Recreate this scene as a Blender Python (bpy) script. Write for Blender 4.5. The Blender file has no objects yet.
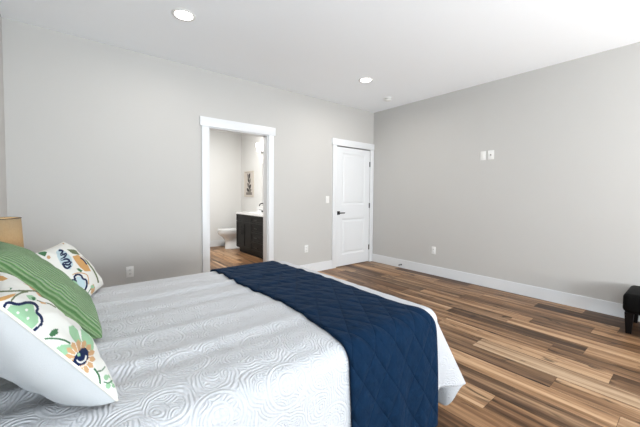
import bpy, bmesh, math, random
import numpy as np
from mathutils import Vector, Matrix

PI = math.pi
R = math.radians
C = bpy.context.scene.collection
random.seed(7)
rng = np.random.RandomState(11)

# ------------------------------------------------------------------ camera
def make_camera():
    yaw, pit, rol = R(38.69), R(-2.0234), R(0.4386)
    F = Vector((math.sin(yaw) * math.cos(pit), math.cos(yaw) * math.cos(pit), math.sin(pit)))
    Rt = Vector((math.cos(yaw), -math.sin(yaw), 0))
    U = Rt.cross(F)
    R2 = Rt * math.cos(rol) + U * math.sin(rol)
    U2 = -Rt * math.sin(rol) + U * math.cos(rol)
    cd = bpy.data.cameras.new('camera')
    co = bpy.data.objects.new('camera', cd)
    C.objects.link(co)
    m = Matrix((R2, U2, -F)).transposed().to_4x4()
    m.translation = Vector((-4.3403, -3.8552, 1.2198))
    co.matrix_world = m
    cd.sensor_width = 36
    cd.lens = 308.0 / 640 * 36
    cd.shift_x = 0.0
    cd.shift_y = (206.08 - 213.5) / 640
    cd.clip_start = 0.02
    bpy.context.scene.camera = co
make_camera()

# ------------------------------------------------------------------ light and exposure
sc = bpy.context.scene
sc.view_settings.view_transform = 'Standard'
sc.view_settings.look = 'None'
sc.view_settings.gamma = 1
sc.view_settings.use_curve_mapping = False
sc.view_settings.exposure = 0.36
w = bpy.data.worlds.new('world'); sc.world = w
w.use_nodes = True
w.node_tree.nodes['Background'].inputs[0].default_value = (0.62, 0.80, 1.0, 1)
w.node_tree.nodes['Background'].inputs[1].default_value = 1.0

def area(name, loc, rot, sx, sy, power, col, spread=None):
    d = bpy.data.lights.new(name, 'AREA'); d.shape = 'RECTANGLE'
    d.size = sx; d.size_y = sy; d.energy = power; d.color = col
    if spread: d.spread = spread
    o = bpy.data.objects.new(name, d); C.objects.link(o)
    o.location = loc; o.rotation_euler = rot
    return o
# daylight outside the two windows behind the camera (areas shine along local -Z)
area('daylight', (-3.45, -6.55, 1.0), (R(134), 0, 0), 1.7, 1.5, 185, (0.78, 0.90, 1.0))
area('daylight', (-1.35, -6.55, 1.0), (R(134), 0, 0), 1.7, 1.5, 150, (1.0, 0.95, 0.90))
CAN_POWER = 2
BATH_POWER = 42

# ------------------------------------------------------------------ materials
def mat(name, col, rough=0.6, metal=0.0, spec=0.5, noise=None, bump=None, coat=0, sheen=0):
    m = bpy.data.materials.new(name); m.use_nodes = True
    nt = m.node_tree; b = nt.nodes['Principled BSDF']
    b.inputs['Base Color'].default_value = (*col, 1)
    b.inputs['Roughness'].default_value = rough
    b.inputs['Metallic'].default_value = metal
    b.inputs['Specular IOR Level'].default_value = spec
    b.inputs['Coat Weight'].default_value = coat
    b.inputs['Sheen Weight'].default_value = sheen
    if noise or bump:
        tc = nt.nodes.new('ShaderNodeTexCoord')
    if noise:
        sc_, amt = noise
        n = nt.nodes.new('ShaderNodeTexNoise'); n.inputs['Scale'].default_value = sc_
        n.inputs['Detail'].default_value = 4
        nt.links.new(tc.outputs['Object'], n.inputs['Vector'])
        r = nt.nodes.new('ShaderNodeMix'); r.data_type = 'RGBA'
        r.inputs[6].default_value = (*[max(0, c * (1 - amt)) for c in col], 1)
        r.inputs[7].default_value = (*[min(1, c * (1 + amt)) for c in col], 1)
        nt.links.new(n.outputs['Fac'], r.inputs[0]); nt.links.new(r.outputs[2], b.inputs['Base Color'])
    if bump:
        sc_, st, dist = bump
        n = nt.nodes.new('ShaderNodeTexNoise'); n.inputs['Scale'].default_value = sc_
        nt.links.new(tc.outputs['Object'], n.inputs['Vector'])
        bp = nt.nodes.new('ShaderNodeBump'); bp.inputs['Strength'].default_value = st
        bp.inputs['Distance'].default_value = dist
        nt.links.new(n.outputs['Fac'], bp.inputs['Height']); nt.links.new(bp.outputs[0], b.inputs['Normal'])
    return m

def emit(name, col, strength):
    m = bpy.data.materials.new(name); m.use_nodes = True
    b = m.node_tree.nodes['Principled BSDF']
    b.inputs['Base Color'].default_value = (0.9, 0.9, 0.9, 1)
    b.inputs['Emission Color'].default_value = (*col, 1)
    b.inputs['Emission Strength'].default_value = strength
    return m

M = {}
M['wall'] = mat('greige wall paint', (0.55, 0.54, 0.52), 0.85, spec=0.25, noise=(3, 0.012), bump=(260, 0.08, 0.002))
M['bathwall'] = mat('pale bathroom paint', (0.74, 0.74, 0.725), 0.8, spec=0.25, noise=(3, 0.012))
M['ceiling'] = mat('white ceiling paint', (0.925, 0.95, 0.975), 0.9, spec=0.2, noise=(2, 0.01), bump=(180, 0.08, 0.002))
M['trim'] = mat('white semi gloss trim paint', (0.76, 0.775, 0.79), 0.35, noise=(5, 0.01))
M['black_metal'] = mat('matte black metal', (0.012, 0.012, 0.013), 0.4, metal=0.3, noise=(40, 0.1))
M['hinge'] = mat('dark bronze hinge metal', (0.06, 0.058, 0.055), 0.4, metal=0.7, noise=(40, 0.1))
M['plastic'] = mat('white plastic', (0.82, 0.82, 0.80), 0.4, noise=(30, 0.01))
M['slot'] = mat('dark slot', (0.05, 0.05, 0.05), 0.7, noise=(30, 0.05))
M['porcelain'] = mat('white porcelain', (0.86, 0.87, 0.87), 0.12, coat=0.4, noise=(8, 0.01))
M['espresso'] = mat('espresso stained wood', (0.009, 0.009, 0.0085), 0.5, spec=0.25, noise=(14, 0.35))
M['upholstery'] = mat('black faux leather', (0.003, 0.003, 0.003), 0.6, spec=0.1, noise=(60, 0.2), bump=(300, 0.25, 0.001))
M['leg'] = mat('black lacquered wood', (0.004, 0.003, 0.003), 0.5, spec=0.15, noise=(20, 0.2))
M['white_cotton'] = mat('plain white cotton', (0.47, 0.48, 0.485), 0.9, spec=0.2, noise=(300, 0.03), bump=(500, 0.3, 0.0012), sheen=0.2)
M['piping'] = mat('cream piping cord', (0.72, 0.68, 0.60), 0.85, spec=0.2, noise=(200, 0.05))
M['bedframe'] = mat('dark bed frame fabric', (0.05, 0.05, 0.055), 0.9, noise=(90, 0.2))
M['mattress'] = mat('mattress ticking', (0.75, 0.75, 0.74), 0.9, noise=(40, 0.03))
M['nightwood'] = mat('grey brown wood', (0.16, 0.11, 0.075), 0.5, noise=(16, 0.25))
M['chrome'] = mat('brushed nickel', (0.6, 0.6, 0.6), 0.25, metal=1.0, noise=(60, 0.05))
M['mirror'] = mat('mirror silvering', (0.92, 0.93, 0.93), 0.03, metal=1.0, noise=(1, 0.003))
M['ceramic'] = mat('sand glazed ceramic', (0.5, 0.42, 0.32), 0.3, noise=(12, 0.15))
M['matboard'] = mat('warm mat board', (0.66, 0.62, 0.58), 0.9, noise=(60, 0.02))
M['artframe'] = mat('pale wooden frame', (0.62, 0.57, 0.50), 0.6, noise=(30, 0.08))
M['can_lens'] = emit('lit recessed lens', (1.0, 0.98, 0.95), 9)
M['bath_bulb'] = emit('lit frosted glass shade', (1.0, 0.97, 0.93), 7)
M['bulb'] = emit('warm lamp bulb', (1.0, 0.72, 0.42), 25)

def glass_mat():
    m = bpy.data.materials.new('window glass'); m.use_nodes = True; nt = m.node_tree
    nt.nodes.remove(nt.nodes['Principled BSDF'])
    o = nt.nodes['Material Output']; t = nt.nodes.new('ShaderNodeBsdfTransparent')
    g = nt.nodes.new('ShaderNodeBsdfGlossy'); g.inputs['Roughness'].default_value = 0.02
    x = nt.nodes.new('ShaderNodeMixShader'); x.inputs[0].default_value = 0.08
    nt.links.new(t.outputs[0], x.inputs[1]); nt.links.new(g.outputs[0], x.inputs[2]); nt.links.new(x.outputs[0], o.inputs[0])
    return m
M['glass'] = glass_mat()

def shade_mat():
    m = bpy.data.materials.new('tan linen lamp shade'); m.use_nodes = True; nt = m.node_tree
    b = nt.nodes['Principled BSDF']; o = nt.nodes['Material Output']
    tc = nt.nodes.new('ShaderNodeTexCoord'); n = nt.nodes.new('ShaderNodeTexNoise')
    mp = nt.nodes.new('ShaderNodeMapping'); mp.inputs['Scale'].default_value = (120, 120, 12)
    nt.links.new(tc.outputs['Object'], mp.inputs[0]); nt.links.new(mp.outputs[0], n.inputs['Vector'])
    r = nt.nodes.new('ShaderNodeMix'); r.data_type = 'RGBA'
    r.inputs[6].default_value = (0.36, 0.30, 0.20, 1); r.inputs[7].default_value = (0.50, 0.42, 0.29, 1)
    nt.links.new(n.outputs['Fac'], r.inputs[0]); nt.links.new(r.outputs[2], b.inputs['Base Color'])
    b.inputs['Roughness'].default_value = 0.9
    tr = nt.nodes.new('ShaderNodeBsdfTranslucent'); nt.links.new(r.outputs[2], tr.inputs[0])
    x = nt.nodes.new('ShaderNodeMixShader'); x.inputs[0].default_value = 0.45
    nt.links.new(b.outputs[0], x.inputs[1]); nt.links.new(tr.outputs[0], x.inputs[2]); nt.links.new(x.outputs[0], o.inputs[0])
    return m
M['shade'] = shade_mat()

def N(nt, kind, **kw):
    n = nt.nodes.new(kind)
    for k, v in kw.items(): setattr(n, k, v)
    return n
def mathn(nt, op, a, b=None, c=None):
    n = nt.nodes.new('ShaderNodeMath'); n.operation = op
    for i, v in enumerate((a, b, c)):
        if v is None: continue
        if isinstance(v, (int, float)): n.inputs[i].default_value = v
        else: nt.links.new(v, n.inputs[i])
    return n.outputs[0]

def wood_floor_mat():
    m = bpy.data.materials.new('rustic plank floor'); m.use_nodes = True; nt = m.node_tree
    b = nt.nodes['Principled BSDF']; L = nt.links.new
    at = N(nt, 'ShaderNodeAttribute', attribute_name='tone')
    tc = N(nt, 'ShaderNodeTexCoord')
    off = N(nt, 'ShaderNodeVectorMath', operation='ADD')
    mul = N(nt, 'ShaderNodeVectorMath', operation='MULTIPLY'); mul.inputs[1].default_value = (37.0, 91.0, 13.0)
    L(at.outputs['Color'], mul.inputs[0]); L(tc.outputs['Object'], off.inputs[0]); L(mul.outputs[0], off.inputs[1])
    def noise(sx, sy, detail, dist=0.0):
        mp = N(nt, 'ShaderNodeMapping'); mp.inputs['Scale'].default_value = (sx, sy, 1)
        L(off.outputs[0], mp.inputs[0])
        n = N(nt, 'ShaderNodeTexNoise'); n.inputs['Scale'].default_value = 1
        n.inputs['Detail'].default_value = detail; n.inputs['Distortion'].default_value = dist
        L(mp.outputs[0], n.inputs['Vector']); return n.outputs['Fac']
    broad = noise(15, 0.5, 3, 0.6)
    fine = noise(55, 2.2, 5, 0.3)
    knots = noise(14, 3.0, 2, 1.2)
    sep = N(nt, 'ShaderNodeSeparateColor'); L(at.outputs['Color'], sep.inputs[0])
    t = mathn(nt, 'ADD', mathn(nt, 'ADD', sep.outputs[0], 0.05), mathn(nt, 'MULTIPLY', mathn(nt, 'SUBTRACT', broad, 0.5), 1.35))
    t = mathn(nt, 'ADD', t, mathn(nt, 'MULTIPLY', mathn(nt, 'SUBTRACT', fine, 0.5), 0.9))
    cr = N(nt, 'ShaderNodeValToRGB'); e = cr.color_ramp.elements
    e[0].position = 0.0; e[0].color = (0.040, 0.020, 0.010, 1)
    e[1].position = 1.0; e[1].color = (0.50, 0.345, 0.215, 1)
    for ps, cl in ((0.25, (0.088, 0.047, 0.024, 1)), (0.5, (0.195, 0.110, 0.058, 1)), (0.75, (0.34, 0.212, 0.120, 1))):
        q = e.new(ps); q.color = cl
    L(t, cr.inputs[0])
    # grey-brown versus orange cast per plank
    mx = N(nt, 'ShaderNodeMix', data_type='RGBA', blend_type='MULTIPLY')
    tint = N(nt, 'ShaderNodeMix', data_type='RGBA')
    tint.inputs[6].default_value = (1.07, 0.95, 0.83, 1); tint.inputs[7].default_value = (0.97, 1.0, 1.04, 1)
    L(sep.outputs[1], tint.inputs[0]); mx.inputs[0].default_value = 1
    L(cr.outputs[0], mx.inputs[6]); L(tint.outputs[2], mx.inputs[7])
    # dark knots and splits
    kr = N(nt, 'ShaderNodeMapRange'); kr.inputs[1].default_value = 0.31; kr.inputs[2].default_value = 0.39
    kr.inputs[3].default_value = 0.35; kr.inputs[4].default_value = 1.0
    L(knots, kr.inputs[0])
    km = N(nt, 'ShaderNodeMix', data_type='RGBA', blend_type='MULTIPLY'); km.inputs[0].default_value = 1
    L(mx.outputs[2], km.inputs[6]); L(kr.outputs[0], km.inputs[7])
    L(km.outputs[2], b.inputs['Base Color'])
    b.inputs['Roughness'].default_value = 0.40
    b.inputs['Specular IOR Level'].default_value = 0.22
    bp = N(nt, 'ShaderNodeBump'); bp.inputs['Strength'].default_value = 0.15; bp.inputs['Distance'].default_value = 0.002
    L(fine, bp.inputs['Height']); L(bp.outputs[0], b.inputs['Normal'])
    return m
M['floor'] = wood_floor_mat()

def quilt_mat():
    m = bpy.data.materials.new('white matelasse quilt'); m.use_nodes = True; nt = m.node_tree
    b = nt.nodes['Principled BSDF']; L = nt.links.new
    b.inputs['Base Color'].default_value = (0.55, 0.552, 0.565, 1)
    b.inputs['Roughness'].default_value = 0.9; b.inputs['Specular IOR Level'].default_value = 0.2
    b.inputs['Sheen Weight'].default_value = 0.05
    uv = N(nt, 'ShaderNodeUVMap', uv_map='UVMap')
    wn = N(nt, 'ShaderNodeTexNoise'); wn.inputs['Scale'].default_value = 9
    L(uv.outputs[0], wn.inputs['Vector'])
    wm = N(nt, 'ShaderNodeVectorMath', operation='MULTIPLY_ADD'); L(wn.outputs['Color'], wm.inputs[0])
    wm.inputs[1].default_value = (0.055, 0.055, 0); L(uv.outputs[0], wm.inputs[2])
    def vor(scale, rnd, feature='F1', src=uv.outputs[0]):
        v = N(nt, 'ShaderNodeTexVoronoi', feature=feature); v.voronoi_dimensions = '2D'
        v.inputs['Scale'].default_value = scale; v.inputs['Randomness'].default_value = rnd
        L(src, v.inputs['Vector']); return v.outputs['Distance']
    big = vor(3.9, 0.45)
    small = vor(17, 0.95, src=wm.outputs[0])
    tiny = vor(70, 0.6)
    mid = vor(8.5, 0.9, src=wm.outputs[0])
    def step(v, a, b_):
        r = N(nt, 'ShaderNodeMapRange'); r.inputs[1].default_value = a; r.inputs[2].default_value = b_; L(v, r.inputs[0]); return r.outputs[0]
    def blend(f, a, b_):
        x = N(nt, 'ShaderNodeMix', data_type='FLOAT'); L(f, x.inputs[0]); L(a, x.inputs[2]); L(b_, x.inputs[3]); return x.outputs[0]
    rings = mathn(nt, 'SINE', mathn(nt, 'MULTIPLY', big, 112))
    curls = mathn(nt, 'SINE', mathn(nt, 'MULTIPLY', small, 36))
    arcs = mathn(nt, 'SINE', mathn(nt, 'MULTIPLY', mid, 64))
    beads = mathn(nt, 'SUBTRACT', 1.0, mathn(nt, 'MULTIPLY', tiny, 2.6))
    # scrolls and arcs in the ground, ringed medallions with a beaded heart
    ground = blend(step(mid, .34, .38), curls, arcs)
    h = blend(step(big, .33, .345), rings, ground)
    h = blend(step(big, .24, .255), curls, h)
    h = blend(step(big, .17, .18), rings, h)
    h = blend(step(big, .09, .10), beads, h)
    h = mathn(nt, 'ADD', h, mathn(nt, 'MULTIPLY', beads, 0.55))
    bp = N(nt, 'ShaderNodeBump'); bp.inputs['Strength'].default_value = 0.6; bp.inputs['Distance'].default_value = 0.0020
    L(h, bp.inputs['Height']); L(bp.outputs[0], b.inputs['Normal'])
    return m
M['quilt'] = quilt_mat()

def throw_mat():
    m = bpy.data.materials.new('navy quilted throw'); m.use_nodes = True; nt = m.node_tree
    b = nt.nodes['Principled BSDF']; L = nt.links.new
    b.inputs['Roughness'].default_value = 0.85; b.inputs['Specular IOR Level'].default_value = 0.08
    b.inputs['Sheen Weight'].default_value = 0.03
    b.inputs['Sheen Tint'].default_value = (0.45, 0.6, 0.95, 1)
    uv = N(nt, 'ShaderNodeUVMap', uv_map='UVMap')
    sp = N(nt, 'ShaderNodeSeparateXYZ'); L(uv.outputs[0], sp.inputs[0])
    def stripes(kx, ky, period):
        s = mathn(nt, 'ADD', mathn(nt, 'MULTIPLY', sp.outputs[0], kx), mathn(nt, 'MULTIPLY', sp.outputs[1], ky))
        s = mathn(nt, 'FRACT', mathn(nt, 'DIVIDE', s, period))
        d = mathn(nt, 'ABSOLUTE', mathn(nt, 'SUBTRACT', s, 0.5))       # 0.5 at line
        d = mathn(nt, 'MULTIPLY', mathn(nt, 'SUBTRACT', 0.5, d), 2.0)    # 0 at line, 1 mid
        return mathn(nt, 'POWER', d, 0.4)
    a = stripes(0.82, 0.57, 0.115); c = stripes(-0.82, 0.57, 0.115)
    a2 = stripes(0.82, 0.57, 0.0575)
    h = mathn(nt, 'MINIMUM', a, c)
    n = N(nt, 'ShaderNodeTexNoise'); n.inputs['Scale'].default_value = 22; n.inputs['Detail'].default_value = 3
    L(uv.outputs[0], n.inputs['Vector'])
    h = mathn(nt, 'ADD', mathn(nt, 'ADD', h, mathn(nt, 'MULTIPLY', a2, 0.25)), mathn(nt, 'MULTIPLY', n.outputs['Fac'], 0.9))
    mixc = N(nt, 'ShaderNodeMix', data_type='RGBA')
    mixc.inputs[6].default_value = (0.002, 0.011, 0.030, 1); mixc.inputs[7].default_value = (0.003, 0.020, 0.052, 1)
    L(n.outputs['Fac'], mixc.inputs[0]); L(mixc.outputs[2], b.inputs['Base Color'])
    bp = N(nt, 'ShaderNodeBump'); bp.inputs['Strength'].default_value = 0.7; bp.inputs['Distance'].default_value = 0.016
    L(h, bp.inputs['Height']); L(bp.outputs[0], b.inputs['Normal'])
    return m
M['throw'] = throw_mat()

def green_mat():
    m = bpy.data.materials.new('green corded cotton'); m.use_nodes = True; nt = m.node_tree
    b = nt.nodes['Principled BSDF']; L = nt.links.new
    b.inputs['Roughness'].default_value = 0.9; b.inputs['Specular IOR Level'].default_value = 0.15
    b.inputs['Sheen Weight'].default_value = 0.2
    uv = N(nt, 'ShaderNodeUVMap', uv_map='UVMap')
    sp = N(nt, 'ShaderNodeSeparateXYZ'); L(uv.outputs[0], sp.inputs[0])
    s = mathn(nt, 'SINE', mathn(nt, 'MULTIPLY', sp.outputs[0], 2 * PI * 34))
    n = N(nt, 'ShaderNodeTexNoise'); n.inputs['Scale'].default_value = 30
    mp = N(nt, 'ShaderNodeMapping'); mp.inputs['Scale'].default_value = (6, 1, 1)
    L(uv.outputs[0], mp.inputs[0]); L(mp.outputs[0], n.inputs['Vector'])
    f = mathn(nt, 'ADD', mathn(nt, 'MULTIPLY', s, 0.5), mathn(nt, 'MULTIPLY', n.outputs['Fac'], 0.9))
    mr = N(nt, 'ShaderNodeMapRange'); mr.inputs[1].default_value = 0.2; mr.inputs[2].default_value = 1.0; L(f, mr.inputs[0])
    mx = N(nt, 'ShaderNodeMix', data_type='RGBA')
    mx.inputs[6].default_value = (0.085, 0.18, 0.065, 1); mx.inputs[7].default_value = (0.23, 0.33, 0.17, 1)
    L(mr.outputs[0], mx.inputs[0]); L(mx.outputs[2], b.inputs['Base Color'])
    bp = N(nt, 'ShaderNodeBump'); bp.inputs['Strength'].default_value = 0.7; bp.inputs['Distance'].default_value = 0.004
    L(s, bp.inputs['Height']); L(bp.outputs[0], b.inputs['Normal'])
    return m
M['green'] = green_mat()

def attr_mat(name, attr, rough=0.9):
    m = bpy.data.materials.new(name); m.use_nodes = True; nt = m.node_tree
    b = nt.nodes['Principled BSDF']
    a = N(nt, 'ShaderNodeAttribute', attribute_name=attr)
    nt.links.new(a.outputs['Color'], b.inputs['Base Color'])
    b.inputs['Roughness'].default_value = rough; b.inputs['Specular IOR Level'].default_value = 0.2
    tc = N(nt, 'ShaderNodeTexCoord'); n = N(nt, 'ShaderNodeTexNoise'); n.inputs['Scale'].default_value = 420
    nt.links.new(tc.outputs['Object'], n.inputs['Vector'])
    bp = N(nt, 'ShaderNodeBump'); bp.inputs['Strength'].default_value = 0.25; bp.inputs['Distance'].default_value = 0.001
    nt.links.new(n.outputs['Fac'], bp.inputs['Height']); nt.links.new(bp.outputs[0], b.inputs['Normal'])
    return m
M['floral'] = attr_mat('embroidered floral cotton', 'print')
M['artprint'] = attr_mat('botanical print paper', 'print', 0.5)

# ------------------------------------------------------------------ mesh helpers
def box(bm, x0, x1, y0, y1, z0, z1, bevel=0, seg=2):
    vs = [bm.verts.new((x, y, z)) for x in (x0, x1) for y in (y0, y1) for z in (z0, z1)]
    fs = [(0, 1, 3, 2), (4, 6, 7, 5), (0, 4, 5, 1), (2, 3, 7, 6), (0, 2, 6, 4), (1, 5, 7, 3)]
    fc = [bm.faces.new([vs[i] for i in f]) for f in fs]
    if bevel:
        es = list({e for f in fc for e in f.edges})
        bmesh.ops.bevel(bm, geom=es, offset=bevel, segments=seg, profile=0.5, affect='EDGES')
    return fc

def loft(bm, rings, seg=32, cap0=True, cap1=True, power=2.0):
    """rings: (cx, cy, z, rx, ry) superellipse loft"""
    rr = []
    for (cx, cy, z, rx, ry) in rings:
        ring = []
        for k in range(seg):
            a = 2 * PI * k / seg
            c, s = math.cos(a), math.sin(a)
            x = cx + rx * math.copysign(abs(c) ** (2 / power), c)
            y = cy + ry * math.copysign(abs(s) ** (2 / power), s)
            ring.append(bm.verts.new((x, y, z)))
        rr.append(ring)
    for a, b in zip(rr, rr[1:]):
        for k in range(seg):
            bm.faces.new((a[k], a[(k + 1) % seg], b[(k + 1) % seg], b[k]))
    if cap0: bm.faces.new(list(reversed(rr[0])))
    if cap1: bm.faces.new(rr[-1])

def cyl(bm, p, q, r0, r1=None, seg=20):
    p, q = Vector(p), Vector(q); r1 = r0 if r1 is None else r1
    d = (q - p).normalized(); a = d.orthogonal().normalized(); b = d.cross(a)
    A = [bm.verts.new(p + (a * math.cos(t) + b * math.sin(t)) * r0) for t in [2 * PI * k / seg for k in range(seg)]]
    B = [bm.verts.new(q + (a * math.cos(t) + b * math.sin(t)) * r1) for t in [2 * PI * k / seg for k in range(seg)]]
    for k in range(seg): bm.faces.new((A[k], A[(k + 1) % seg], B[(k + 1) % seg], B[k]))
    bm.faces.new(list(reversed(A))); bm.faces.new(B)

def tube(bm, pts, r, seg=10, closed=False):
    pts = [Vector(p) for p in pts]; n = len(pts); rings = []
    prev = None
    for i, p in enumerate(pts):
        if closed: t = (pts[(i + 1) % n] - pts[i - 1])
        else: t = pts[min(i + 1, n - 1)] - pts[max(i - 1, 0)]
        t.normalize()
        if prev is None: a = t.orthogonal().normalized()
        else: a = (prev - t * prev.dot(t)).normalized()
        prev = a; b = t.cross(a)
        rings.append([bm.verts.new(p + (a * math.cos(2 * PI * k / seg) + b * math.sin(2 * PI * k / seg)) * r) for k in range(seg)])
    m = n if closed else n - 1
    for i in range(m):
        A, B = rings[i], rings[(i + 1) % n]
        for k in range(seg): bm.faces.new((A[k], A[(k + 1) % seg], B[(k + 1) % seg], B[k]))
    if not closed:
        bm.faces.new(list(reversed(rings[0]))); bm.faces.new(rings[-1])

def obj(name, bm, material, parent=None, smooth=False, loc=None):
    me = bpy.data.meshes.new(name)
    bmesh.ops.recalc_face_normals(bm, faces=bm.faces)
    bm.to_mesh(me); bm.free()
    me.materials.append(material)
    o = bpy.data.objects.new(name, me); C.objects.link(o)
    if smooth:
        for p in me.polygons: p.use_smooth = True
        if smooth == 'auto':
            try: me.set_sharp_from_angle(angle=R(38))
            except Exception: pass
    if parent:
        o.parent = parent
    if loc: o.location = loc
    return o

def boxes(name, lst, material, parent=None, bevel=0):
    bm = bmesh.new()
    for b in lst: box(bm, *b, bevel=bevel)
    return obj(name, bm, material, parent, smooth='auto' if bevel else False)

def tag(o, label=None, cat=None, group=None, kind=None):
    if label: o['label'] = label
    if cat: o['category'] = cat
    if group: o['group'] = group
    if kind: o['kind'] = kind
    return o

def empty(name, loc, rot=(0, 0, 0)):
    o = bpy.data.objects.new(name, None); C.objects.link(o)
    o.empty_display_size = 0.1
    o.location = loc; o.rotation_euler = rot
    return o

def struct(o):
    o['kind'] = 'structure'; return o

# ------------------------------------------------------------------ room constants
XL, YF, H = -4.80, -6.20, 2.74      # left wall, front wall (behind camera), ceiling
WT = 0.12                            # wall thickness
BX0, BX1, BY1 = -3.55, -1.10, 3.30  # bathroom

# ------------------------------------------------------------------ floor: every plank one face of one floor mesh
def build_floor():
    W = 0.18
    known = {0: [(-3.09, .50, .4)], 1: [(-2.70, .42, .5)],
             2: [(-3.4, .62, .3)], 3: [(-3.25, .32, .6)],
             4: [(-2.82, .62, .3)], 5: [(-3.9, .66, .4)], 6: [(-2.17, .55, .5), (-3.30, .22, .8)],
             7: [(-3.11, .52, .5)], 8: [(-2.28, .40, .5), (-3.50, .74, .4)], 9: [(-2.70, .30, .7), (-3.92, .78, .9)],
             10: [(-3.27, .32, .8)], 11: [(-3.6, .70, .3)], 12: [(-2.6, .5, .5), (-3.82, .30, .8)],
             13: [(-3.095, .68, .4)], 14: [(-3.5, .60, .2)]}
    after = {3: (.62, .3), 4: (.26, .6), 6: (.66, .4), 7: (.24, .6), 8: (.24, .6), 10: (.68, .4), 13: (.30, .3), 0: (.2, .7), 1: (.12, .6)}
    verts, faces, tones = [], [], []
    def plank(x0, x1, y0, y1, t, g):
        n = len(verts); e = 0.0009
        verts.extend([(x0 + e, y0 + e, 0), (x1 - e, y0 + e, 0), (x1 - e, y1 - e, 0), (x0 + e, y1 - e, 0)])
        faces.append((n, n + 1, n + 2, n + 3)); tones.append((t, g, random.random(), 1))
    levels = [.22, .28, .35, .48, .58, .66, .74]
    for k in range(-1, 28):
        x1, x0 = -W * k, -W * (k + 1)
        js = sorted([j[0] for j in known.get(k, [])], reverse=True)
        tn = {j[0]: (j[1], j[2]) for j in known.get(k, [])}
        cuts = []
        if js:
            y = js[0] + 1.22
            while y < 3.9: cuts.append(y); y += 1.22
            cuts += js
            y = js[-1] - 1.22
            while y > -6.6: cuts.append(y); y -= 1.22
        else:
            y = 3.8 - random.random() * 1.2
            while y > -6.8: cuts.append(y); y -= random.choice([1.22, 1.22, 0.9])
        cuts = sorted(cuts)
        edges = [-6.6] + [c for c in cuts if -6.6 < c < 3.5] + [3.5]
        last = None
        for a, b_ in zip(edges, edges[1:]):
            if a in tn: t, g = tn[a]               # plank whose near end is a known joint
            elif js and abs(b_ - js[-1]) < 1e-6 and k in after: t, g = after[k]
            else:
                t = random.choice([v for v in levels if last is None or abs(v - last) > .12]) + random.uniform(-.04, .04); g = random.random()
            last = t
            plank(x0, x1, a, b_, t, g)
    me = bpy.data.meshes.new('floor'); 
    # sub-floor slab keeps the joints dark
    n = len(verts)
    verts.extend([(XL - .3, -6.6, -.003), (.3, -6.6, -.003), (.3, 3.5, -.003), (XL - .3, 3.5, -.003)])
    faces.append((n, n + 1, n + 2, n + 3)); tones.append((-.4, .5, .5, 1))
    me.from_pydata(verts, [], faces)
    at = me.attributes.new('tone', 'FLOAT_COLOR', 'CORNER')
    data = []
    for p, t in zip(me.polygons, tones): data += list(t) * p.loop_total
    at.data.foreach_set('color', data)
    me.materials.append(M['floor'])
    o = bpy.data.objects.new('floor', me); C.objects.link(o); struct(o)
build_floor()

struct(boxes('ceiling', [(XL - .2, .2, YF - .2, 3.5, H, H + .1)], M['ceiling']))
struct(boxes('wall_right', [(0, .12, YF - .12, .0, 0, H)], M['wall']))
struct(boxes('wall_left', [(XL - .12, XL, YF - .12, 0, 0, H)], M['wall']))
OX0, OX1, OZ = -3.025, -2.195, 2.055         # bathroom opening
DX0, DX1, DZ = -0.912, -0.088, 2.05          # bedroom door opening
struct(boxes('wall_back', [(XL - .12, OX0, 0, WT, 0, H), (OX0, OX1, 0, WT, OZ, H), (OX1, DX0, 0, WT, 0, H),
                           (DX0, DX1, 0, WT, DZ, H), (DX1, .12, 0, WT, 0, H), (DX0, DX1, .07, WT, 0, DZ)], M['wall']))
# front wall with two windows
wz0, wz1 = 0.65, 2.25
ws = [(-4.3, -2.6), (-2.2, -0.5)]
struct(boxes('wall_front', [(XL, ws[0][0], YF - .12, YF, 0, H), (ws[0][1], ws[1][0], YF - .12, YF, 0, H),
                            (ws[1][1], 0, YF - .12, YF, 0, H)] +
             [(a, b, YF - .12, YF, 0, wz0) for a, b in ws] + [(a, b, YF - .12, YF, wz1, H) for a, b in ws], M['wall']))
for i, (a, b) in enumerate(ws):
    wn = struct(empty('window_%d' % (i + 1), ((a + b) / 2, YF - .06, wz0)))
    hw = (b - a) / 2; hh = wz1 - wz0
    boxes('window_frame', [(-hw, hw, -.04, .04, 0, .06), (-hw, hw, -.04, .04, hh - .06, hh),
                           (-hw, -hw + .06, -.04, .04, .06, hh - .06), (hw - .06, hw, -.04, .04, .06, hh - .06),
                           (-.025, .025, -.03, .03, .06, hh - .06)], M['trim'], wn)
    boxes('window_pane', [(-hw + .05, hw - .05, -.004, .004, .05, hh - .05)], M['glass'], wn)
# bathroom shell
struct(boxes('wall_bathroom_far', [(BX0 - .1, BX1 + .1, BY1, BY1 + .1, 0, H)], M['bathwall']))
struct(boxes('wall_bathroom_right', [(BX1, BX1 + .1, WT, BY1, 0, H)], M['bathwall']))
struct(boxes('wall_bathroom_left', [(BX0 - .1, BX0, WT, BY1, 0, H)], M['bathwall']))

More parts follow.
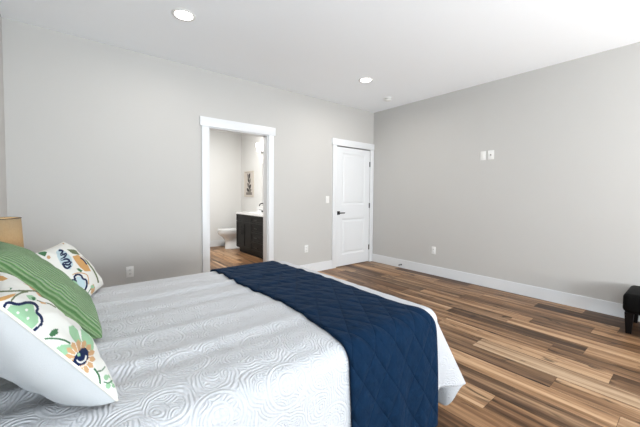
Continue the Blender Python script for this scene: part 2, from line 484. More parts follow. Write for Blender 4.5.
# ------------------------------------------------------------------ trim
BH, BT = 0.14, 0.014
def baseboard(name, lst):
    bm = bmesh.new()
    for (x0, x1, y0, y1) in lst:
        box(bm, x0, x1, y0, y1, 0, BH - .004)
        ix = .004 if (x1 - x0) < .03 else 0; iy = .004 if (y1 - y0) < .03 else 0
        box(bm, x0 + ix, x1 - ix, y0 + iy, y1 - iy, BH - .004, BH)
    return struct(obj(name, bm, M['trim']))
CW = 0.085
baseboard('baseboard_right', [(-BT, 0, YF, -.02)])
baseboard('baseboard_back', [(XL, OX0 - CW, -BT, 0), (OX1 + CW, DX0 - CW, -BT, 0)])
baseboard('baseboard_left', [(XL, XL + BT, YF, 0)])
baseboard('baseboard_front', [(XL, 0, YF, YF + BT)])
baseboard('baseboard_bathroom', [(BX0, BX1, BY1 - BT, BY1), (BX1 - BT, BX1, 2.45, BY1)])

def casing(name, x0, x1, z, xmax=None, jamb=True):
    L = [(x0 - CW, x0, -.018, 0, 0, z), (x1, x1 + CW, -.018, 0, 0, z)]
    hx1 = x1 + CW + .024 if xmax is None else xmax
    L += [(x0 - CW - .022, hx1, -.026, 0, z, z + .11)]
    if jamb:
        t = .012
        L += [(x0, x0 + t, 0, WT, 0, z), (x1 - t, x1, 0, WT, 0, z), (x0 + t, x1 - t, 0, WT, z - t, z)]
        L += [(x0 - CW, x0, WT, WT + .018, 0, z), (x1, x1 + CW, WT, WT + .018, 0, z), (x0 - CW - .02, x1 + CW + .02, WT, WT + .026, z, z + .11)]
    return struct(boxes(name, L, M['trim'], bevel=.002))
casing('trim_1', OX0, OX1, OZ)
casing('trim_2', DX0, DX1, DZ, xmax=-.001, jamb=False)
st = tag(boxes('strike_plate', [(OX0 + .012, OX0 + .014, .045, .075, .93, 1.0)], M['chrome']), 'small metal strike plate on left jamb of the bathroom doorway', 'strike plate')

# ------------------------------------------------------------------ door_2
def panel_door():
    d = struct(empty('door_2', (DX0, 0.0, 0.008)))
    Wd = DX1 - DX0; x0, x1 = .005, Wd - .005; hz = 2.026; z0 = 0.004
    bm = bmesh.new()
    pan = [(.135, Wd - .125, .195, .815), (.135, Wd - .125, 1.045, 1.935)]
    # stiles and rails
    for r in [(x0, pan[0][0], 0, .035, z0, hz), (pan[0][1], x1, 0, .035, z0, hz),
              (pan[0][0], pan[0][1], 0, .035, z0, pan[0][2]), (pan[0][0], pan[0][1], 0, .035, pan[0][3], pan[1][2]),
              (pan[0][0], pan[0][1], 0, .035, pan[1][3], hz)]:
        box(bm, *r)
    for (a, b, c, e) in pan:
        # recessed field with sloping moulding and raised centre
        s = .022; dp = .009
        O = [(a, 0, c), (b, 0, c), (b, 0, e), (a, 0, e)]
        I = [(a + s, dp, c + s), (b - s, dp, c + s), (b - s, dp, e - s), (a + s, dp, e - s)]
        s2 = .04
        J = [(a + s2, dp, c + s2), (b - s2, dp, c + s2), (b - s2, dp, e - s2), (a + s2, dp, e - s2)]
        s3 = .058
        K = [(a + s3, .003, c + s3), (b - s3, .003, c + s3), (b - s3, .003, e - s3), (a + s3, .003, e - s3)]
        rings = [[bm.verts.new(p) for p in r] for r in (O, I, J, K)]
        for A, B in zip(rings, rings[1:]):
            for k in range(4): bm.faces.new((A[k], A[(k + 1) % 4], B[(k + 1) % 4], B[k]))
        bm.faces.new(rings[-1])
    obj('door_slab', bm, M['trim'], d)
    # lever handle with square rose
    bm = bmesh.new(); box(bm, .028, .088, -.008, 0, .885, .945, bevel=.002)
    cyl(bm, (.058, 0, .915), (.058, -.045, .915), .009)
    box(bm, .05, .165, -.052, -.040, .905, .924, bevel=.003)
    obj('door_handle', bm, M['black_metal'], d, 'auto')
    for z in (1.78, 1.03, .265):
        bm = bmesh.new(); cyl(bm, (x1 + .0, -.006, z - .045), (x1 + .0, -.006, z + .045), .0075)
        box(bm, x1 - .012, x1 + .010, -.003, .0, z - .045, z + .045)
        obj('hinge', bm, M['hinge'], d, 'auto')
panel_door()

# ------------------------------------------------------------------ wall plates
def outlet(name, label, p, n):
    """p centre on wall, n: 'back' or 'right'"""
    rot = (0, 0, 0) if n == 'back' else (0, 0, R(-90))
    t = empty(name, p, rot)
    tag(t, label, 'outlet', None)
    bm = bmesh.new(); box(bm, -.035, .035, -.006, 0, -.058, .058, bevel=.003); obj('cover_plate', bm, M['plastic'], t, 'auto')
    for s in (-1, 1):
        bm = bmesh.new(); box(bm, -.017, .017, -.0085, -.005, s * .022 - .015, s * .022 + .015, bevel=.003)
        f = obj('socket', bm, M['plastic'], t, 'auto')
        boxes('slot', [(-.009, -.006, -.0092, -.008, s * .022 - .004, s * .022 + .007), (.006, .009, -.0092, -.008, s * .022 - .004, s * .022 + .007),
                       (-.002, .002, -.0092, -.008, s * .022 - .011, s * .022 - .007)], M['slot'], f)
    return t
outlet('wall_outlet', 'white duplex outlet on the grey wall just above the bed, left of the bathroom doorway', (-3.876, 0, .378), 'back')
outlet('wall_outlet', 'white duplex outlet low on the wall between bathroom doorway and white door', (-1.52, 0, .384), 'back')
outlet('wall_outlet', 'white duplex outlet above the baseboard on the right wall', (0, -1.259, .380), 'right')
t = tag(empty('light_switch', (-1.098, 0, 1.15)), 'white rocker light switch left of the closed white door', 'light switch')
bm = bmesh.new(); box(bm, -.035, .035, -.006, 0, -.058, .058, bevel=.003); obj('cover_plate', bm, M['plastic'], t, 'auto')
bm = bmesh.new(); box(bm, -.016, .016, -.010, -.005, -.033, .033, bevel=.002); obj('rocker', bm, M['plastic'], t, 'auto')
t = tag(empty('switch_plate', (0, -1.962, 1.77), (0, 0, R(-90))), 'plain white plate, left one of the pair high on the right wall', 'wall plate', None)
bm = bmesh.new(); box(bm, -.036, .036, -.006, 0, -.060, .060, bevel=.003); obj('cover_plate', bm, M['plastic'], t, 'auto')
bm = bmesh.new(); box(bm, -.017, .017, -.009, -.005, -.034, .034, bevel=.002); obj('decorator_insert', bm, M['plastic'], t, 'auto')
t = tag(empty('cable_plate', (0, -2.061, 1.772), (0, 0, R(-90))), 'white plate with a round jack, right one of the pair high on the right wall', 'wall plate', None)
bm = bmesh.new(); box(bm, -.040, .040, -.006, 0, -.060, .060, bevel=.003); obj('cover_plate', bm, M['plastic'], t, 'auto')
bm = bmesh.new(); cyl(bm, (0, -.005, 0), (0, -.014, 0), .010); obj('jack', bm, M['chrome'], t, 'auto')
t = tag(empty('door_stop', (-BT, -.673, .055)), 'short spring door stop with dark tip on the right baseboard', 'door stop')
bm = bmesh.new()
tube(bm, [(-.055 * k / 60, .006 * math.cos(k * .9), .006 * math.sin(k * .9)) for k in range(61)], .0016, 6)
obj('spring', bm, M['hinge'], t, True)
bm = bmesh.new(); cyl(bm, (-.052, 0, 0), (-.072, 0, 0), .010, .008); obj('rubber_tip', bm, M['slot'], t, 'auto')
bm = bmesh.new(); cyl(bm, (0, 0, 0), (-.006, 0, 0), .013); obj('base', bm, M['hinge'], t, 'auto')

# ------------------------------------------------------------------ ceiling lights
def can_light(x, y, label, power=None):
    t = tag(empty('recessed_light', (x, y, H)), label, 'ceiling light', 'recessed ceiling lights')
    bm = bmesh.new(); S = 40
    rr = [(.095, 0), (.094, -.004), (.074, -.006), (.070, -.002)]
    loft(bm, [(0, 0, z, r, r) for r, z in rr], S, False, False)
    obj('trim_ring', bm, M['plastic'], t, True)
    bm = bmesh.new(); loft(bm, [(0, 0, -.0005, .071, .071), (0, 0, -.003, .071, .071), (0, 0, -.0035, .03, .03)], S)
    obj('lens', bm, M['can_lens'], t, True)
    d = bpy.data.lights.new('can lamp', 'AREA'); d.shape = 'DISK'; d.size = .13; d.energy = power or CAN_POWER; d.color = (1, .955, .90); d.spread = R(170)
    l = bpy.data.objects.new('can_lamp', d); C.objects.link(l); l.parent = t; l.location = (0, 0, -.012)
can_light(-3.583, -1.04, 'bright round recessed ceiling light nearest the left wall, above the bathroom doorway', 6)
can_light(-1.31, -1.016, 'bright round recessed ceiling light near the corner by the smoke detector', 9)
t = tag(empty('smoke_detector', (-.49, -.72, H)), 'small round white smoke detector on the ceiling near the corner', 'smoke detector')
bm = bmesh.new(); loft(bm, [(0, 0, 0, .066, .066), (0, 0, -.012, .066, .066), (0, 0, -.014, .052, .052)], 36); obj('mounting_base', bm, M['plastic'], t, 'auto')
bm = bmesh.new(); loft(bm, [(0, 0, -.016, .050, .050), (0, 0, -.022, .050, .050)], 36); obj('vent_ring', bm, M['slot'], t, 'auto')
bm = bmesh.new(); loft(bm, [(0, 0, -.022, .056, .056), (0, 0, -.036, .052, .052), (0, 0, -.044, .036, .036)], 36); obj('sensor_cover', bm, M['plastic'], t, 'auto')

# ------------------------------------------------------------------ bathroom things
def toilet():
    # local: back at x=0 against wall, bowl towards -x
    t = tag(empty('toilet', (BX1 - .01, 2.86, 0)), 'white porcelain toilet on the bathroom floor beyond the dark vanity', 'toilet')
    bm = bmesh.new()
    loft(bm, [(-.36, 0, 0, .22, .12), (-.36, 0, .03, .22, .12), (-.37, 0, .06, .205, .10), (-.375, 0, .18, .20, .095), (-.41, 0, .26, .225, .12),
              (-.455, 0, .33, .27, .165), (-.46, 0, .375, .285, .182), (-.46, 0, .395, .285, .182)], 40, power=2.3)
    obj('bowl', bm, M['porcelain'], t, 'auto')
    bm = bmesh.new()
    loft(bm, [(-.455, 0, .397, .28, .18), (-.455, 0, .405, .29, .188), (-.455, 0, .418, .29, .188), (-.455, 0, .424, .28, .18)], 40, power=2.3)
    obj('seat', bm, M['porcelain'], t, 'auto')
    bm = bmesh.new()
    loft(bm, [(-.455, 0, .426, .278, .178), (-.455, 0, .432, .288, .187), (-.455, 0, .444, .286, .185), (-.455, 0, .450, .26, .16)], 40, power=2.3)
    obj('lid', bm, M['porcelain'], t, 'auto')
    bm = bmesh.new(); box(bm, -.20, -.01, -.20, .20, .38, .74, bevel=.025, seg=3); obj('tank', bm, M['porcelain'], t, 'auto')
    bm = bmesh.new(); box(bm, -.212, -.004, -.21, .21, .742, .775, bevel=.01, seg=3); obj('tank_lid', bm, M['porcelain'], t, 'auto')
    bm = bmesh.new(); cyl(bm, (-.20, -.14, .67), (-.222, -.14, .67), .012); box(bm, -.232, -.222, -.15, -.07, .662, .678, bevel=.003)
    obj('flush_handle', bm, M['chrome'], t, 'auto')
toilet()

def vanity():
    y0, y1, xf, xb, zt = .50, 2.42, -1.62, BX1 - .002, .815
    t = tag(empty('bathroom_vanity', (xb, y1, 0)), 'espresso brown bathroom vanity with white top, shaker doors, drawers and black pulls', 'vanity cabinet')
    ox, oy = -xb, -y1
    def B(name, lst, m, par=t, bevel=0):
        return boxes(name, [(a + ox, b + ox, c + oy, d + oy, e, f) for a, b, c, d, e, f in lst], m, par, bevel)
    B('body', [(xf + .02, xb, y0, y1, .10, zt), (xf + .08, xb, y0, y1 - .01, 0, .10)], M['espresso'])
    def front(name, ya, yb, za, zb, pull):
        s = .045 if zb - za > .2 else .03
        d = B(name, [(xf - .0, xf + .02, ya, yb, za, za + s), (xf, xf + .02, ya, yb, zb - s, zb),
                     (xf, xf + .02, ya, ya + s, za + s, zb - s), (xf, xf + .02, yb - s, yb, za + s, zb - s),
                     (xf + .009, xf + .02, ya + s, yb - s, za + s, zb - s)], M['espresso'])
        if pull:
            bm = bmesh.new()
            if pull == 'h':
                ym, zm = (ya + yb) / 2 + oy, (za + zb) / 2
                cyl(bm, (xf - .028 + ox, ym - .07, zm), (xf - .028 + ox, ym + .07, zm), .006)
                for q in (-.055, .055): cyl(bm, (xf + ox + .004, ym + q, zm), (xf - .028 + ox, ym + q, zm), .004)
            else:
                ym = pull + oy
                cyl(bm, (xf - .028 + ox, ym, zb - .26), (xf - .028 + ox, ym, zb - .08), .006)
                for q in (-.24, -.10): cyl(bm, (xf + ox + .004, ym, zb + q), (xf - .028 + ox, ym, zb + q), .004)
            obj('pull', bm, M['black_metal'], d, 'auto')
        return d
    g = .004
    for (a, b) in ((1.72, 2.41), (.51, 1.20)):
        front('false_drawer', a + g, b - g, .665, .805, None)
        m = (a + b) / 2
        front('cabinet_door', a + g, m - g / 2, .115, .657, m - .035)
        front('cabinet_door', m + g / 2, b - g, .115, .657, m + .035)
    for za, zb in ((.665, .805), (.485, .657), (.305, .477), (.115, .297)):
        front('drawer', 1.20 + g, 1.72 - g, za, zb, 'h')
    # countertop with an oval basin and backsplash
    bm = bmesh.new(); cx, cy = -1.36, 1.95
    S = 40; X0, X1, Y0, Y1, Z = xf - .02, xb, y0 - .01, y1 + .01, zt + .035
    inner = [(cx + .17 * math.cos(2 * PI * k / S), cy + .23 * math.sin(2 * PI * k / S)) for k in range(S)]
    outer = []
    for k in range(S):
        c, s = math.cos(2 * PI * k / S), math.sin(2 * PI * k / S)
        tt = 1e9
        if c > 1e-6: tt = min(tt, (X1 - cx) / c)
        if c < -1e-6: tt = min(tt, (X0 - cx) / c)
        if s > 1e-6: tt = min(tt, (Y1 - cy) / s)
        if s < -1e-6: tt = min(tt, (cy - .3 - cy) / s)
        outer.append((cx + c * tt, cy + s * tt))
    vi = [bm.verts.new((x + ox, y + oy, Z)) for x, y in inner]; vo = [bm.verts.new((x + ox, y + oy, Z)) for x, y in outer]
    for k in range(S): bm.faces.new((vi[k], vi[(k + 1) % S], vo[(k + 1) % S], vo[k]))
    prev = vi
    for f, dz in ((.97, -.02), (.85, -.08), (.6, -.12), (.2, -.135)):
        ring = [bm.verts.new((cx + (x - cx) * f + ox, cy + (y - cy) * f + oy, Z + dz)) for x, y in inner]
        for k in range(S): bm.faces.new((prev[k], prev[(k + 1) % S], ring[(k + 1) % S], ring[k]))
        prev = ring
    bm.faces.new(prev)
    box(bm, X0 + ox, X1 + ox, Y0 + oy, cy - .3 + oy, zt, Z)
    box(bm, X0 + ox, X0 + .02 + ox, cy - .3 + oy, Y1 + oy, zt, Z - .0005)
    box(bm, X0 + ox, X1 + ox, Y1 - .02 + oy, Y1 + oy, zt, Z - .0005)
    box(bm, X1 - .02 + ox, X1 + ox, Y0 + oy, Y1 + oy, Z, Z + .09)
    obj('countertop', bm, M['porcelain'], t)
    bm = bmesh.new()
    loft(bm, [(0, 0, 0, .026, .026), (0, 0, .008, .026, .026), (0, 0, .012, .014, .014)], 20)
    tube(bm, [(0, 0, .01), (0, 0, .12), (-.01, 0, .16), (-.04, 0, .185), (-.08, 0, .185), (-.11, 0, .165), (-.12, 0, .13)], .011, 12)
    FL = (-1.165 + ox, 2.0 + oy, Z)
    f = obj('faucet', bm, M['black_metal'], t, 'auto', loc=FL); tag(f, 'black high arc faucet')
    for s in (-1, 1):
        bm = bmesh.new(); loft(bm, [(0, s * .10, 0, .02, .02), (0, s * .10, .03, .015, .015)], 16); cyl(bm, (0, s * .10, .035), (-.06, s * .12, .05), .006)
        obj('faucet_handle', bm, M['black_metal'], f, 'auto')
vanity()

def bath_mirror():
    t = tag(empty('bathroom_mirror', (BX1, 1.45, .98)), 'tall frameless mirror on the bathroom wall above the vanity', 'mirror')
    boxes('mirror_glass', [(-.008, -.002, -.78, .78, 0, .92)], M['mirror'], t)
    boxes('backing', [(-.002, 0, -.775, .775, .005, .915)], M['slot'], t)
    t = tag(empty('vanity_light', (BX1, 1.95, 2.16)), 'vanity light with glowing glass shades above the bathroom mirror', 'wall light')
    bm = bmesh.new(); box(bm, -.03, 0, -.30, .30, -.03, .03, bevel=.006); obj('back_plate', bm, M['chrome'], t, 'auto')
    for k in (-1, 0, 1):
        y = k * .22
        bm = bmesh.new(); tube(bm, [(-.03, y, 0), (-.09, y, .0), (-.11, y, -.01), (-.115, y, -.03)], .008, 8); a = obj('arm', bm, M['chrome'], t, True)
        bm = bmesh.new(); loft(bm, [(-.115, y, -.02, .03, .03), (-.115, y, .02, .042, .042), (-.115, y, .12, .055, .055), (-.115, y, .16, .052, .052)], 24)
        obj('glass_shade', bm, M['bath_bulb'], t, 'auto')
bath_mirror()
d = bpy.data.lights.new('bath fill lamp', 'AREA'); d.shape = 'DISK'; d.size = .35; d.energy = BATH_POWER; d.color = (1, .98, .95)  # unseen fill lamp added to brighten the bathroom
l = bpy.data.objects.new('bath_fill_lamp', d); C.objects.link(l); l.location = (-2.3, 1.5, H - .06)
t = tag(empty('bathroom_fill_light', (-2.3, 1.5, H)), 'added round fixture for the unseen bathroom fill light', 'ceiling light')  # fixture added out of view to go with the fill lamp
bm = bmesh.new(); loft(bm, [(0, 0, 0, .18, .18), (0, 0, -.03, .17, .17), (0, 0, -.045, .12, .12)], 36); obj('diffuser', bm, M['plastic'], t, True)

# ------------------------------------------------------------------ painted surface patterns (pigment only)
def hexc(r, g, b):
    f = lambda c: (c / 255 / 12.92) if c / 255 <= .04045 else ((c / 255 + .055) / 1.055) ** 2.4
    return np.array([f(r), f(g), f(b)])
NAVY, TAN, SAGE, LEAF, WHITE = hexc(14, 30, 66), hexc(186, 148, 108), hexc(140, 176, 142), hexc(62, 104, 70), hexc(212, 211, 205)
PALE, OLIVE, ORANGE = hexc(172, 190, 196), hexc(98, 108, 78), hexc(190, 146, 92)

class Paint:
    def __init__(s, U, V, base):
        s.U, s.V = U, V; s.c = np.tile(base, (U.size, 1)).astype(float)
    def put(s, mask, col): s.c[mask] = col
    def flower(s, cx, cy, r, col, n=5, amp=.18, rot=0, inner=0.0, outline=None, ow=.012):
        dx, dy = s.U - cx, s.V - cy; d = np.hypot(dx, dy); th = np.arctan2(dy, dx) + rot
        rad = r * (1 + amp * np.abs(np.cos(n * th / 2)) - amp / 2)
        if outline is not None: s.put(d < rad + ow, outline)
        s.put((d < rad) & (d >= inner), col)
    def petals(s, cx, cy, r0, r1, col, n=12, duty=.7, rot=0):
        dx, dy = s.U - cx, s.V - cy; d = np.hypot(dx, dy); th = (np.arctan2(dy, dx) + rot) * n / (2 * PI)
        f = np.abs(th - np.floor(th) - .5) * 2
        k = (d - r0) / (r1 - r0)
        s.put((d > r0) & (d < r1 * (1 + .0 * f)) & (f < duty + .25 * (k < .4) - .5 * (k > .8)), col)
    def leaf(s, x, y, a, L, W, col, vein=None):
        dx, dy = s.U - x, s.V - y; u = dx * math.cos(a) + dy * math.sin(a); v = -dx * math.sin(a) + dy * math.cos(a)
        w_ = W * np.sin(np.clip(u / L, 0, 1) * PI) ** .8
        s.put((u > 0) & (u < L) & (np.abs(v) < w_), col)
        if vein is not None: s.put((u > 0) & (u < L) & (np.abs(v) < .003), vein)
    def stroke(s, pts, wd, col):
        P = []
        for i in range(len(pts) - 1):
            p0 = pts[max(i - 1, 0)]; p1 = pts[i]; p2 = pts[i + 1]; p3 = pts[min(i + 2, len(pts) - 1)]
            for k in range(8):
                t = k / 8
                P.append([.5 * (2 * p1[j] + (p2[j] - p0[j]) * t + (2 * p0[j] - 5 * p1[j] + 4 * p2[j] - p3[j]) * t * t + (3 * p1[j] - p0[j] - 3 * p2[j] + p3[j]) * t ** 3) for j in (0, 1)])
        P.append(list(pts[-1]))
        for a, b in zip(P, P[1:]):
            ax, ay = a; bx, by = b[0] - ax, b[1] - ay; l2 = bx * bx + by * by + 1e-12
            t = np.clip(((s.U - ax) * bx + (s.V - ay) * by) / l2, 0, 1)
            s.put(np.hypot(s.U - ax - t * bx, s.V - ay - t * by) < wd, col)
    def dots(s, lst, r, col):
        for x, y in lst: s.put(np.hypot(s.U - x, s.V - y) < r, col)

